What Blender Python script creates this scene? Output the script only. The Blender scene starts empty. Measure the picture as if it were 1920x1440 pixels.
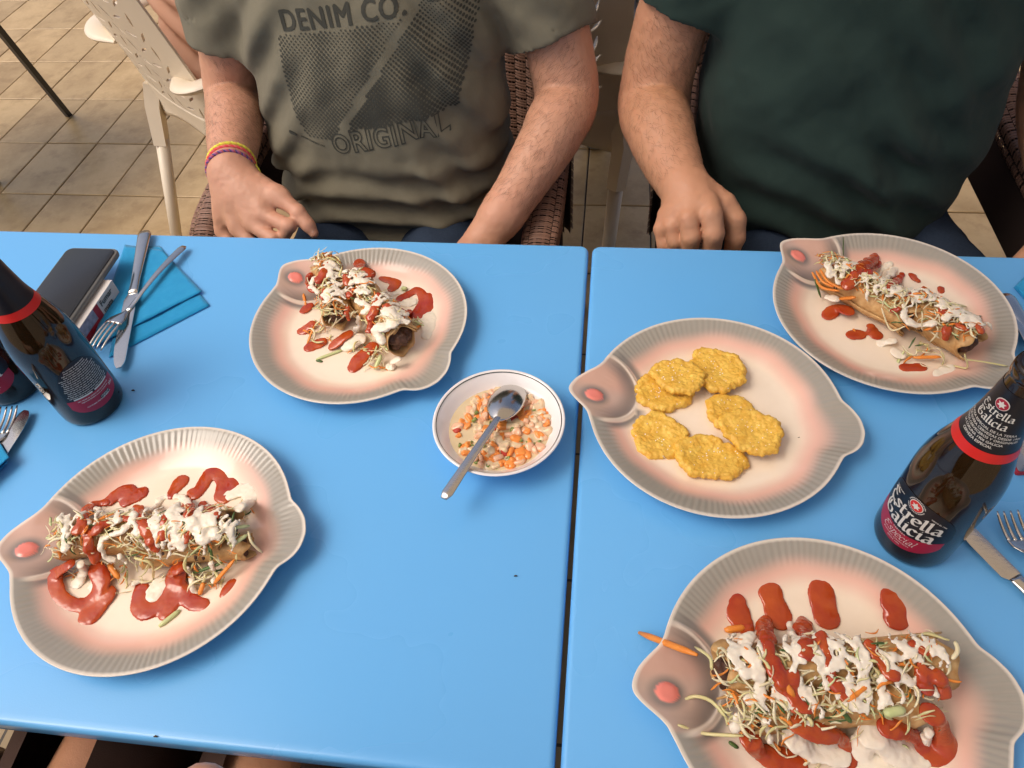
import bpy, math, random
import numpy as np
from mathutils import Vector, Matrix
from mathutils.bvhtree import BVHTree

# ------------------------------------------------------------------ camera, world, sun, exposure
SC = bpy.context.scene
COL = SC.collection
TZ = 0.74                                    # height of the table tops above the floor
FPX = 1354.9
CAM = np.array([0.0181, -0.7917, TZ + 0.6514])
C_R = np.array([0.99227437, 0.10996907, -0.05743148])
C_U = np.array([-0.0481275, 0.76787389, 0.6387906])
C_F = np.array([-0.11434734, 0.63109151, -0.76723412])
cam = bpy.data.cameras.new('camera'); cam_ob = bpy.data.objects.new('camera', cam); COL.objects.link(cam_ob)
cam.sensor_width = 36.0; cam.sensor_fit = 'HORIZONTAL'; cam.lens = FPX / 1920 * 36.0
cam.clip_start = 0.02; cam.clip_end = 400
cam_ob.matrix_world = Matrix([[C_R[i], C_U[i], -C_F[i], CAM[i]] for i in range(3)] + [[0, 0, 0, 1]])
SC.camera = cam_ob

SUN_EL, SUN_AZ = math.radians(57), math.radians(-112)      # azimuth from +Y towards +X
world = bpy.data.worlds.new('World'); SC.world = world; world.use_nodes = True
wn = world.node_tree
sky = wn.nodes.new('ShaderNodeTexSky'); sky.sky_type = 'NISHITA'; sky.sun_disc = False
sky.sun_elevation = SUN_EL; sky.sun_rotation = SUN_AZ; sky.dust_density = 6.0; sky.air_density = 0.7; sky.ozone_density = 0.4
bg = wn.nodes['Background']; bg.inputs['Strength'].default_value = 0.14
wn.links.new(sky.outputs[0], bg.inputs['Color'])
sun = bpy.data.lights.new('sun', 'SUN'); sun.energy = 0.65; sun.angle = math.radians(32); sun.color = (1.0, 0.93, 0.82)
sun_ob = bpy.data.objects.new('sun', sun); COL.objects.link(sun_ob)
sd = Vector((math.sin(SUN_AZ) * math.cos(SUN_EL), math.cos(SUN_AZ) * math.cos(SUN_EL), math.sin(SUN_EL)))
sun_ob.rotation_euler = sd.to_track_quat('Z', 'Y').to_euler(); sun_ob.location = (0, 0, 6)
SC.view_settings.view_transform = 'Standard'; SC.view_settings.look = 'None'
SC.view_settings.exposure = 0.36; SC.view_settings.gamma = 1.0
SC.view_settings.use_curve_mapping = False
try:
    SC.cycles.use_denoising = True
    SC.cycles.max_bounces = 8; SC.cycles.diffuse_bounces = 4; SC.cycles.glossy_bounces = 4
    SC.cycles.transmission_bounces = 6; SC.cycles.caustics_reflective = False; SC.cycles.caustics_refractive = False
except Exception:
    pass

# ------------------------------------------------------------------ helpers
rng = np.random.default_rng(7)
random.seed(7)

def ray(u, v):
    return C_F + (u - 960) / FPX * C_R - (v - 720) / FPX * C_U
def at_z(u, v, z):                           # where the sight line of a photo pixel meets height z above the table
    d = ray(u, v); t = (TZ + z - CAM[2]) / d[2]; return CAM + d * t
def at_y(u, v, y):                           # ... meets the upright plane at distance y behind the table edge
    d = ray(u, v); t = (y - CAM[1]) / d[1]; return CAM + d * t
def px_per_m(P):
    return FPX / float((np.asarray(P) - CAM) @ C_F)

def link(o, parent=None):
    COL.objects.link(o)
    if parent is not None: o.parent = parent
    return o
def tag(o, label=None, cat=None, group=None, kind=None):
    if label: o['label'] = label
    if cat: o['category'] = cat
    if group: o['group'] = group
    if kind: o['kind'] = kind
    return o
def empty(name, loc=(0, 0, 0), rz=0.0):
    o = bpy.data.objects.new(name, None); o.empty_display_size = 0.05
    o.location = Vector(loc); o.rotation_euler = (0, 0, rz); COL.objects.link(o); return o
def mesh(name, V, F, m=None, smooth=True, col=None, uv=None):
    me = bpy.data.meshes.new(name)
    V = np.asarray(V, dtype=np.float32)
    if isinstance(F, np.ndarray):
        n, k = F.shape
        me.vertices.add(len(V)); me.vertices.foreach_set('co', V.ravel())
        me.loops.add(n * k); me.loops.foreach_set('vertex_index', F.astype(np.int32).ravel())
        me.polygons.add(n); me.polygons.foreach_set('loop_start', np.arange(0, n * k, k, dtype=np.int32))
        me.update(calc_edges=True); me.validate()
    else:
        me.from_pydata([tuple(map(float, v)) for v in V], [], [tuple(map(int, f)) for f in F]); me.update()
    if smooth: me.polygons.foreach_set('use_smooth', np.ones(len(me.polygons), dtype=bool))
    if m is not None: me.materials.append(m)
    if col is not None:
        a = me.color_attributes.new('Col', 'FLOAT_COLOR', 'POINT')
        c = np.ones((len(V), 4), dtype=np.float32); c[:, :3] = np.asarray(col)[:, :3]
        a.data.foreach_set('color', c.ravel())
    return me
def mobj(name, V, F, m, parent=None, smooth=True, col=None):
    return link(bpy.data.objects.new(name, mesh(name, V, F, m, smooth, col)), parent)
def sharp(o, deg=35):
    me = o.data
    me.shade_smooth() if hasattr(me, 'shade_smooth') else None
    try: me.set_sharp_from_angle(angle=math.radians(deg))
    except Exception: pass
    return o
class MB:                                    # collects shapes into one mesh
    def __init__(s): s.V = []; s.F = []; s.n = 0; s.C = []
    def add(s, V, F, c=None):
        V = np.asarray(V, float); s.V.append(V); s.F += [tuple(int(i) + s.n for i in f) for f in F]; s.n += len(V)
        s.C.append(np.tile(np.array(c if c is not None else (1, 1, 1)), (len(V), 1)))
    def box(s, x0, x1, y0, y1, z0, z1, M=None):
        V = np.array([(x, y, z) for z in (z0, z1) for y in (y0, y1) for x in (x0, x1)], float)
        if M is not None: V = (np.c_[V, np.ones(8)] @ np.array(M).T)[:, :3]
        s.add(V, [(0, 2, 3, 1), (4, 5, 7, 6), (0, 1, 5, 4), (2, 6, 7, 3), (0, 4, 6, 2), (1, 3, 7, 5)])
    def build(s, name, m, parent=None, smooth=True, col=False):
        V = np.concatenate(s.V)
        return mobj(name, V, s.F, m, parent, smooth, np.concatenate(s.C) if col else None)
def frames(P):
    P = np.asarray(P, float); n = len(P)
    T = np.gradient(P, axis=0); T /= np.linalg.norm(T, axis=1)[:, None] + 1e-12
    N = np.zeros_like(P); a = np.array([0, 0, 1.]) if abs(T[0][2]) < .9 else np.array([1., 0, 0])
    x = np.cross(a, T[0]); x /= np.linalg.norm(x)
    for i in range(n):
        x = x - T[i] * (x @ T[i]); x /= np.linalg.norm(x) + 1e-12; N[i] = x
    return T, N, np.cross(T, N)
def tube(P, R, k=8, sq=(1, 1), cap=True):
    """tube along P; R radius or radii; sq scales the two cross axes (side, up)"""
    P = np.asarray(P, float); n = len(P); R = np.broadcast_to(np.asarray(R, float), (n,))
    T, N, B = frames(P); th = np.linspace(0, 2 * np.pi, k, endpoint=False)
    V = (P[:, None] + R[:, None, None] * (np.cos(th)[None, :, None] * N[:, None] * sq[0] + np.sin(th)[None, :, None] * B[:, None] * sq[1])).reshape(-1, 3)
    F = [(i * k + j, i * k + (j + 1) % k, (i + 1) * k + (j + 1) % k, (i + 1) * k + j) for i in range(n - 1) for j in range(k)]
    if cap: F += [tuple(range(k))[::-1], tuple((n - 1) * k + j for j in range(k))]
    return V, F
def spline(P, n):
    P = np.asarray(P, float); m = len(P)
    if m == 2: return P[0] + (P[1] - P[0]) * np.linspace(0, 1, n)[:, None]
    Q = np.vstack([2 * P[0] - P[1], P, 2 * P[-1] - P[-2]]); out = []
    for t in np.linspace(0, m - 1 - 1e-9, n):
        i = int(t); s = t - i; a, b, c, d = Q[i:i + 4]
        out.append(.5 * (2 * b + (c - a) * s + (2 * a - 5 * b + 4 * c - d) * s * s + (3 * b - a - 3 * c + d) * s ** 3))
    return np.array(out)
def lathe(prof, k=48):
    prof = np.asarray(prof, float); n = len(prof); th = np.linspace(0, 2 * np.pi, k, endpoint=False)
    V = np.stack([prof[:, 0:1] * np.cos(th), prof[:, 0:1] * np.sin(th), np.repeat(prof[:, 1:2], k, 1)], -1).reshape(-1, 3)
    F = [(i * k + j, i * k + (j + 1) % k, (i + 1) * k + (j + 1) % k, (i + 1) * k + j) for i in range(n - 1) for j in range(k)]
    return V, F
def extrude_poly(pts, z0, z1, bev=0.0, seg=3):
    """closed plan outline with rounded top edge"""
    pts = np.asarray(pts, float); n = len(pts)
    d = np.roll(pts, -1, 0) - np.roll(pts, 1, 0); nr = np.c_[d[:, 1], -d[:, 0]]; nr /= np.linalg.norm(nr, axis=1)[:, None] + 1e-12
    A = .5 * np.sum(pts[:, 0] * np.roll(pts[:, 1], -1) - np.roll(pts[:, 0], -1) * pts[:, 1])
    if A < 0: nr = -nr
    rings = [(0 if not bev else bev, z0)] if bev else [(0, z0)]
    if bev:
        rings = [(bev * (1 - math.sin(a)), z0 + bev * (1 - math.cos(a))) for a in np.linspace(0, math.pi / 2, seg)]
        rings += [(bev * (1 - math.cos(a)), z1 - bev * (1 - math.sin(a))) for a in np.linspace(0, math.pi / 2, seg + 1)]
    else: rings = [(0, z0), (0, z1)]
    V = np.concatenate([np.c_[pts - nr * o, np.full(n, z)] for o, z in rings]); m = len(rings)
    F = [(i * n + j, i * n + (j + 1) % n, (i + 1) * n + (j + 1) % n, (i + 1) * n + j) for i in range(m - 1) for j in range(n)]
    F += [tuple(range(n))[::-1], tuple((m - 1) * n + j for j in range(n))]
    if A < 0: F = [f[::-1] for f in F]
    return V, F
def rrect(w, h, r, k=6):
    out = []
    for cx, cy, a0 in ((w / 2 - r, h / 2 - r, 0), (-w / 2 + r, h / 2 - r, 90), (-w / 2 + r, -h / 2 + r, 180), (w / 2 - r, -h / 2 + r, 270)):
        for a in np.linspace(a0, a0 + 90, k): out.append((cx + r * math.cos(math.radians(a)), cy + r * math.sin(math.radians(a))))
    return np.array(out)

# ---- smooth shapes from distance fields, meshed with surface nets
class Field:
    def __init__(s, lo, hi, h):
        s.lo = np.array(lo, float); s.h = h; s.n = np.ceil((np.array(hi) - s.lo) / h).astype(int) + 1
        s.ax = [s.lo[i] + h * np.arange(s.n[i]) for i in range(3)]; s.D = np.full(s.n, 0.05, dtype=np.float32)
    def win(s, lo, hi):
        i0 = np.clip(np.floor((np.array(lo) - s.lo) / s.h).astype(int), 0, s.n); i1 = np.clip(np.ceil((np.array(hi) - s.lo) / s.h).astype(int) + 1, 0, s.n)
        if np.any(i1 <= i0): return None, None
        sl = tuple(slice(a, b) for a, b in zip(i0, i1))
        return sl, (s.ax[0][sl[0]][:, None, None], s.ax[1][sl[1]][None, :, None], s.ax[2][sl[2]][None, None, :])
    def blend(s, sl, d, k):
        a = s.D[sl]
        if k > 0:
            h = np.maximum(k - np.abs(a - d), 0) / k; s.D[sl] = np.minimum(a, d) - h * h * k * .25
        else: s.D[sl] = np.minimum(a, d)
    def cap(s, a, b, ra, rb=None, k=.01, zs=1.0, pad=.02):
        rb = ra if rb is None else rb; a = np.array(a, float); b = np.array(b, float); m = max(ra, rb) + pad + k
        sl, g = s.win(np.minimum(a, b) - m, np.maximum(a, b) + m)
        if sl is None: return
        ba = b - a; L = float(ba @ ba) + 1e-12
        px, py, pz = g[0] - a[0], g[1] - a[1], g[2] - a[2]
        t = np.clip((px * ba[0] + py * ba[1] + pz * ba[2]) / L, 0, 1)
        d = np.sqrt((px - t * ba[0]) ** 2 + (py - t * ba[1]) ** 2 + ((pz - t * ba[2]) * zs) ** 2) - (ra + (rb - ra) * t)
        s.blend(sl, d.astype(np.float32) / (1 if zs == 1 else .5 * (1 + zs)), k)
    def ell(s, c, r, k=.01, M=None, pad=.02):
        c = np.array(c, float); r = np.array(r, float); m = r.max() + pad + k
        sl, g = s.win(c - m, c + m)
        if sl is None: return
        p = [g[i] - c[i] for i in range(3)]
        if M is not None: p = [M[i][0] * p[0] + M[i][1] * p[1] + M[i][2] * p[2] for i in range(3)]
        q = np.sqrt(sum((p[i] / r[i]) ** 2 for i in range(3)))
        s.blend(sl, ((q - 1) * r.min() * (1 + .0 * q)).astype(np.float32), k)
    def chain(s, P, R, k=.01, zs=1.0, own=None):
        if own is None:
            for i in range(len(P) - 1): s.cap(P[i], P[i + 1], R[i], R[i + 1], k, zs)
        else:                                  # join the links plainly (own = their blend), then blend the whole chain on
            old = s.D; s.D = np.full(s.n, 0.05, dtype=np.float32)
            for i in range(len(P) - 1): s.cap(P[i], P[i + 1], R[i], R[i + 1], own, zs, pad=.02 + k)
            new = s.D; s.D = old; s.blend((slice(None),) * 3, new, k)
    def mesh(s):
        D = s.D; S = D < 0
        c = np.zeros(tuple(np.array(D.shape) - 1), dtype=np.uint8)
        for i in (0, 1):
            for j in (0, 1):
                for k in (0, 1): c += S[i:D.shape[0] - 1 + i, j:D.shape[1] - 1 + j, k:D.shape[2] - 1 + k]
        I = np.argwhere((c > 0) & (c < 8)); idx = np.full(c.shape, -1, dtype=np.int32); idx[tuple(I.T)] = np.arange(len(I))
        acc = np.zeros((len(I), 3)); cnt = np.zeros(len(I))
        off = [(i, j, k) for i in (0, 1) for j in (0, 1) for k in (0, 1)]
        val = {o: D[I[:, 0] + o[0], I[:, 1] + o[1], I[:, 2] + o[2]] for o in off}
        for a in off:
            for ax in range(3):
                if a[ax]: continue
                b = list(a); b[ax] = 1; b = tuple(b); va, vb = val[a], val[b]; m = (va < 0) != (vb < 0)
                t = np.where(m, va / np.where(m, va - vb, 1), 0)
                p = np.tile(np.array(a, float), (len(I), 1)); p[:, ax] += t
                acc += p * m[:, None]; cnt += m
        V = s.lo + s.h * (I + acc / cnt[:, None]); Q = []
        for ax in range(3):
            o1, o2 = [(1, 2), (2, 0), (0, 1)][ax]
            sa = [slice(None)] * 3; sb = [slice(None)] * 3; sa[ax] = slice(0, -1); sb[ax] = slice(1, None)
            E = S[tuple(sa)] != S[tuple(sb)]; e = np.argwhere(E)
            e = e[(e[:, o1] > 0) & (e[:, o2] > 0) & (e[:, o1] < D.shape[o1] - 1) & (e[:, o2] < D.shape[o2] - 1)]
            if not len(e): continue
            q = []
            for d1, d2 in ((1, 1), (0, 1), (0, 0), (1, 0)):
                f = e.copy(); f[:, o1] -= d1; f[:, o2] -= d2; q.append(idx[tuple(f.T)])
            q = np.stack(q, 1); ins = S[tuple(e.T)]
            q[~ins] = q[~ins][:, ::-1]; Q.append(q)
        return V, np.concatenate(Q)
def wob(x, y, z, f, seed=0):                 # cheap smooth noise in -1..1
    r = np.random.default_rng(seed); o = 0
    for i in range(4):
        a = r.normal(size=3); a = a / np.linalg.norm(a) * f * (1 + .6 * i); o = o + np.sin(a[0] * x + a[1] * y + a[2] * z + r.uniform(0, 6.28)) / (1 + .5 * i)
    return o / 2.4
def vnoise(P, f, seed=0):                    # value noise in -1..1 at points P
    p = np.asarray(P, float) * f + seed * 17.31; i = np.floor(p).astype(np.int64); t = p - i; t = t * t * (3 - 2 * t); o = 0
    for a in (0, 1):
        for b in (0, 1):
            for c in (0, 1):
                h = (i[:, 0] + a) * 374761393 + (i[:, 1] + b) * 668265263 + (i[:, 2] + c) * 2147483647 + seed * 974634777
                h = (h ^ (h >> 13)) * 1274126177; h = (h ^ (h >> 16)) & 0xffff
                o = o + (h / 32767.5 - 1) * (t[:, 0] if a else 1 - t[:, 0]) * (t[:, 1] if b else 1 - t[:, 1]) * (t[:, 2] if c else 1 - t[:, 2])
    return o
def vnormals(V, Q):
    N = np.zeros_like(V); n = np.cross(V[Q[:, 2]] - V[Q[:, 0]], V[Q[:, 3]] - V[Q[:, 1]])
    for j in range(4): np.add.at(N, Q[:, j], n)
    return N / (np.linalg.norm(N, axis=1)[:, None] + 1e-15)
def relax(V, Q, n=2, k=.5):                   # even out a surface
    E = np.concatenate([Q[:, [0, 1]], Q[:, [1, 2]], Q[:, [2, 3]], Q[:, [3, 0]]]); E = np.concatenate([E, E[:, ::-1]]); cnt = np.bincount(E[:, 0], minlength=len(V))[:, None]
    for _ in range(n):
        A = np.stack([np.bincount(E[:, 0], V[E[:, 1], c], minlength=len(V)) for c in range(3)], 1) / np.maximum(cnt, 1); V = V + (A - V) * k
    return V
def rough_up(V, Q, layers, seed=0):          # push a surface in and out by noise; layers (frequency, amplitude)
    N = vnormals(V, Q); return V + N * sum(a * vnoise(V, f, seed + k) for k, (f, a) in enumerate(layers))[:, None]
def lofted(F, lev, cx, k=0.0, fold=None, p=2.4):
    """torso-like solid: lev rows (z, cy, rx, ry)"""
    lev = np.array(lev, float); X, Y, Z = F.ax[0][:, None, None], F.ax[1][None, :, None], F.ax[2][None, None, :]
    z = F.ax[2]; cy = np.interp(z, lev[:, 0], lev[:, 1]); rx = np.interp(z, lev[:, 0], lev[:, 2]); ry = np.interp(z, lev[:, 0], lev[:, 3])
    def sm(a):
        kk = max(1, int(.03 / F.h)); ker = np.ones(2 * kk + 1) / (2 * kk + 1); return np.convolve(np.pad(a, kk, 'edge'), ker, 'valid')
    cy, rx, ry = sm(cy), sm(rx), sm(ry); cxz = cx(z) if callable(cx) else cx
    q = (np.abs((X - cxz) / rx) ** p + np.abs((Y - cy) / ry) ** p) ** (1 / p)
    d = (q - 1) * np.minimum(rx, ry) * .9
    d = np.maximum(d, np.maximum(lev[0, 0] - Z, Z - lev[-1, 0]))
    if fold is not None: d = d + fold(X, Y, Z)
    F.blend((slice(None),) * 3, d.astype(np.float32), k)

# ---- procedural materials
def mat(name, base=(.5, .5, .5), rough=.5, spec=.5, metal=0.0, noise=None, bump=None, coat=0.0, sss=0.0, sss_col=None, trans=0.0, ior=1.45, attr=False, sheen=0.0):
    """noise = (scale, colour2, contrast[, scale2, colour3, contrast3]); bump = (scale, strength)"""
    m = bpy.data.materials.new(name); m.use_nodes = True; nt = m.node_tree; b = nt.nodes['Principled BSDF']
    def setv(n, v):
        if n in b.inputs: b.inputs[n].default_value = v
    setv('Base Color', (*base, 1)); setv('Roughness', rough); setv('Specular IOR Level', spec); setv('Metallic', metal)
    setv('Coat Weight', coat); setv('Coat Roughness', .06); setv('Transmission Weight', trans); setv('IOR', ior); setv('Sheen Weight', sheen)
    if sss: setv('Subsurface Weight', sss); setv('Subsurface Radius', sss_col or (.01, .004, .002)); setv('Subsurface Scale', 1.0)
    tc = nt.nodes.new('ShaderNodeTexCoord'); src = None
    if attr:
        at = nt.nodes.new('ShaderNodeAttribute'); at.attribute_name = 'Col'; src = at.outputs['Color']
    if noise:
        for q in range(0, len(noise), 3):
            sc, c2, con = noise[q:q + 3]
            n = nt.nodes.new('ShaderNodeTexNoise'); n.inputs['Scale'].default_value = sc; n.inputs['Detail'].default_value = 5
            nt.links.new(tc.outputs['Object'], n.inputs['Vector'])
            r = nt.nodes.new('ShaderNodeMapRange'); r.inputs[1].default_value = .5 - .22 / con; r.inputs[2].default_value = .5 + .22 / con
            nt.links.new(n.outputs['Fac'], r.inputs[0])
            mx = nt.nodes.new('ShaderNodeMix'); mx.data_type = 'RGBA'; mx.blend_type = 'MULTIPLY' if attr else 'MIX'
            nt.links.new(r.outputs[0], mx.inputs[0])
            if src is not None: nt.links.new(src, mx.inputs[6])
            else: mx.inputs[6].default_value = (*base, 1)
            mx.inputs[7].default_value = (*c2, 1); src = mx.outputs[2]
    if src is not None: nt.links.new(src, b.inputs['Base Color'])
    if bump:
        prev = None
        for q in range(0, len(bump), 2):
            n = nt.nodes.new('ShaderNodeTexNoise'); n.inputs['Scale'].default_value = bump[q]; n.inputs['Detail'].default_value = 4
            nt.links.new(tc.outputs['Object'], n.inputs['Vector'])
            bp = nt.nodes.new('ShaderNodeBump'); bp.inputs['Strength'].default_value = bump[q + 1]; bp.inputs['Distance'].default_value = .002
            nt.links.new(n.outputs['Fac'], bp.inputs['Height'])
            if prev is not None: nt.links.new(prev, bp.inputs['Normal'])
            prev = bp.outputs['Normal']
        nt.links.new(prev, b.inputs['Normal'])
    return m
# ------------------------------------------------------------------ setting: floor and tiles
def tile_material():
    m = bpy.data.materials.new('floor_tile'); m.use_nodes = True; nt = m.node_tree; b = nt.nodes['Principled BSDF']
    g = nt.nodes.new('ShaderNodeNewGeometry'); inf = nt.nodes.new('ShaderNodeObjectInfo')
    ad = nt.nodes.new('ShaderNodeVectorMath'); ad.operation = 'MULTIPLY_ADD'
    cmb = nt.nodes.new('ShaderNodeCombineXYZ'); nt.links.new(inf.outputs['Random'], cmb.inputs[0]); nt.links.new(inf.outputs['Random'], cmb.inputs[2])
    nt.links.new(cmb.outputs[0], ad.inputs[0]); ad.inputs[1].default_value = (40, 0, 17); nt.links.new(g.outputs['Position'], ad.inputs[2])
    cols = [(.50, .345, .165), (.34, .215, .085), (.25, .145, .05)]; src = None
    for i, (sc, c, lo, hi) in enumerate(((7, cols[1], .42, .68), (17, cols[2], .52, .80), (60, (.60, .44, .24), .55, .75))):
        n = nt.nodes.new('ShaderNodeTexNoise'); n.inputs['Scale'].default_value = sc; n.inputs['Detail'].default_value = 6; n.inputs['Roughness'].default_value = .6
        nt.links.new(ad.outputs[0], n.inputs['Vector'])
        r = nt.nodes.new('ShaderNodeMapRange'); r.inputs[1].default_value = lo; r.inputs[2].default_value = hi; r.inputs[4].default_value = (.8, .7, .35)[i]
        nt.links.new(n.outputs['Fac'], r.inputs[0])
        mx = nt.nodes.new('ShaderNodeMix'); mx.data_type = 'RGBA'; nt.links.new(r.outputs[0], mx.inputs[0])
        if src is None: mx.inputs[6].default_value = (*cols[0], 1)
        else: nt.links.new(src, mx.inputs[6])
        mx.inputs[7].default_value = (*c, 1); src = mx.outputs[2]
    hs = nt.nodes.new('ShaderNodeHueSaturation'); mr = nt.nodes.new('ShaderNodeMapRange'); mr.inputs[3].default_value = .86; mr.inputs[4].default_value = 1.1
    nt.links.new(inf.outputs['Random'], mr.inputs[0]); nt.links.new(mr.outputs[0], hs.inputs['Value']); nt.links.new(src, hs.inputs['Color'])
    nt.links.new(hs.outputs[0], b.inputs['Base Color']); b.inputs['Roughness'].default_value = .42
    n = nt.nodes.new('ShaderNodeTexNoise'); n.inputs['Scale'].default_value = 35; nt.links.new(ad.outputs[0], n.inputs['Vector'])
    bp = nt.nodes.new('ShaderNodeBump'); bp.inputs['Strength'].default_value = .25; bp.inputs['Distance'].default_value = .004
    nt.links.new(n.outputs['Fac'], bp.inputs['Height']); nt.links.new(bp.outputs[0], b.inputs['Normal'])
    return m
M_tile = tile_material()
def ground_material():
    m = bpy.data.materials.new('tiled_ground'); m.use_nodes = True; nt = m.node_tree; b = nt.nodes['Principled BSDF']
    g = nt.nodes.new('ShaderNodeNewGeometry'); mp = nt.nodes.new('ShaderNodeMapping'); mp.inputs['Location'].default_value = (1.64, -1.083, 0)
    nt.links.new(g.outputs['Position'], mp.inputs['Vector'])
    br = nt.nodes.new('ShaderNodeTexBrick'); br.offset = 0; br.inputs['Scale'].default_value = 1; br.inputs['Brick Width'].default_value = .2
    br.inputs['Row Height'].default_value = .31; br.inputs['Mortar Size'].default_value = .003
    br.inputs['Color1'].default_value = (.42, .30, .16, 1); br.inputs['Color2'].default_value = (.34, .24, .12, 1); br.inputs['Mortar'].default_value = (.06, .042, .026, 1)
    nt.links.new(mp.outputs[0], br.inputs['Vector']); nt.links.new(br.outputs['Color'], b.inputs['Base Color']); b.inputs['Roughness'].default_value = .55
    return m
fl = mobj('floor', [(-60, -60, 0), (60, -60, 0), (60, 60, 0), (-60, 60, 0)], [(0, 1, 2, 3)], ground_material(), smooth=False); tag(fl, kind='structure')
def tile_mesh():
    w, h, e = .1 - .0022, .155 - .0022, .0025
    j = lambda: random.uniform(-.0009, .0009)
    base = [(-w + j(), -h + j()), (w + j(), -h + j()), (w + j(), h + j()), (-w + j(), h + j())]
    V = [(x, y, .001) for x, y in base] + [(x, y, .006) for x, y in base] + [(x * (1 - e / .1), y * (1 - e / .155), .0078) for x, y in base]
    F = [(0, 1, 5, 4), (1, 2, 6, 5), (2, 3, 7, 6), (3, 0, 4, 7), (4, 5, 9, 8), (5, 6, 10, 9), (6, 7, 11, 10), (7, 4, 8, 11), (8, 9, 10, 11)]
    return mesh('floor_tile', V, F, M_tile, smooth=False)
tmeshes = [tile_mesh() for _ in range(6)]
for j in range(-1, 6):
    for i in range(-9, 22):
        o = link(bpy.data.objects.new('floor_tile', random.choice(tmeshes)), fl)
        o.location = (-1.64 + .2 * i + .1, 1.083 + .31 * j + .155, 0); o.rotation_euler = (random.uniform(-.002, .002), random.uniform(-.003, .003), 0)

# ------------------------------------------------------------------ the two blue tables
M_blue = mat('blue_table_laminate', (.125, .415, .800), .27, .5, noise=(3.0, (.140, .425, .78), .6), bump=(700, .04))
_nt = M_blue.node_tree; _tc = _nt.nodes.new('ShaderNodeTexCoord'); _ns = _nt.nodes.new('ShaderNodeTexNoise'); _ns.inputs['Scale'].default_value = 5; _ns.inputs['Detail'].default_value = 3; _ns.inputs['Roughness'].default_value = .5; _ns.inputs['Distortion'].default_value = .2
_mr = _nt.nodes.new('ShaderNodeMapRange'); _mr.inputs[1].default_value = .35; _mr.inputs[2].default_value = .68; _mr.inputs[3].default_value = .25; _mr.inputs[4].default_value = .33
_nt.links.new(_tc.outputs['Object'], _ns.inputs['Vector']); _nt.links.new(_ns.outputs['Fac'], _mr.inputs[0]); _nt.links.new(_mr.outputs[0], _nt.nodes['Principled BSDF'].inputs['Roughness'])
M_blueedge = mat('blue_table_edge', (.030, .17, .36), .45)
M_steel_dark = mat('dark_painted_steel', (.02, .02, .022), .45)
def blue_table(x0, x1, label):
    t = empty('dining_table', ((x0 + x1) / 2, -.335, 0)); tag(t, label, 'table', 'blue dining tables pushed together')
    V, F = extrude_poly(rrect(x1 - x0, .67, .012), TZ - .026, TZ, .0055, 5)
    sharp(mobj('table_top', V, F, M_blue, t), 50)
    V, F = extrude_poly(rrect(x1 - x0 - .003, .655, .01), TZ - .06, TZ - .0265)
    mobj('apron', V, F, M_steel_dark, t, smooth=False)
    for sx in (-1, 1):
        for sy in (-1, 1):
            b = MB(); V, F = tube([(sx * ((x1 - x0) / 2 - .05), sy * .27, 0), (sx * ((x1 - x0) / 2 - .05), sy * .27, TZ - .0605)], .018, 12); b.add(V, F)
            sharp(b.build('leg', M_steel_dark, t))
    return t
blue_table(-1.2, 0.0, 'blue table on the left, the one carrying the phone and the small white bowl')
blue_table(.0050, 1.2050, 'blue table on the right, the one carrying the single dark bottle')

# ------------------------------------------------------------------ fish shaped plates
PA = .135
TH_T = np.array([-180, -177.8, -172.6, -169, -163, -150, -40, -24, -18.8, -14, -9.8, -3.8, 2.7, 8.7, 12.6, 18, 40, 150, 160.5, 164.6, 169, 173, 178, 180]) 
R_T = np.array([.1595, .1555, .1435, .1375, .1355, .135, .135, .1345, .1352, .145, .1497, .1515, .1485, .1415, .1350, .1345, .135, .135, .1352, .1385, .147, .1547, .160, .1595])
def plate_radius(th):
    d = (np.degrees(th) + 180) % 360 - 180; acc = 0
    for o, w in ((-2, .15), (-1, .2), (0, .3), (1, .2), (2, .15)): acc = acc + w * np.interp((d + o * .9 + 180) % 360 - 180, TH_T, R_T)
    return acc
PROF_S = np.array([0, .60, .68, .76, .86, .95, .985, 1.0]); PROF_Z = np.array([.0065, .0065, .0078, .0115, .0178, .0228, .0243, .0246])
def plate_prof(s): 
    return sum(w * np.interp(np.clip(s + o, 0, 1), PROF_S, PROF_Z) for o, w in ((-.02, .2), (-.01, .2), (0, .2), (.01, .2), (.02, .2)))
def lerp(a, b, t): return a + (b - a) * t
def sst(a, b, x): 
    t = np.clip((x - a) / (b - a), 0, 1); return t * t * (3 - 2 * t)
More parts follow.
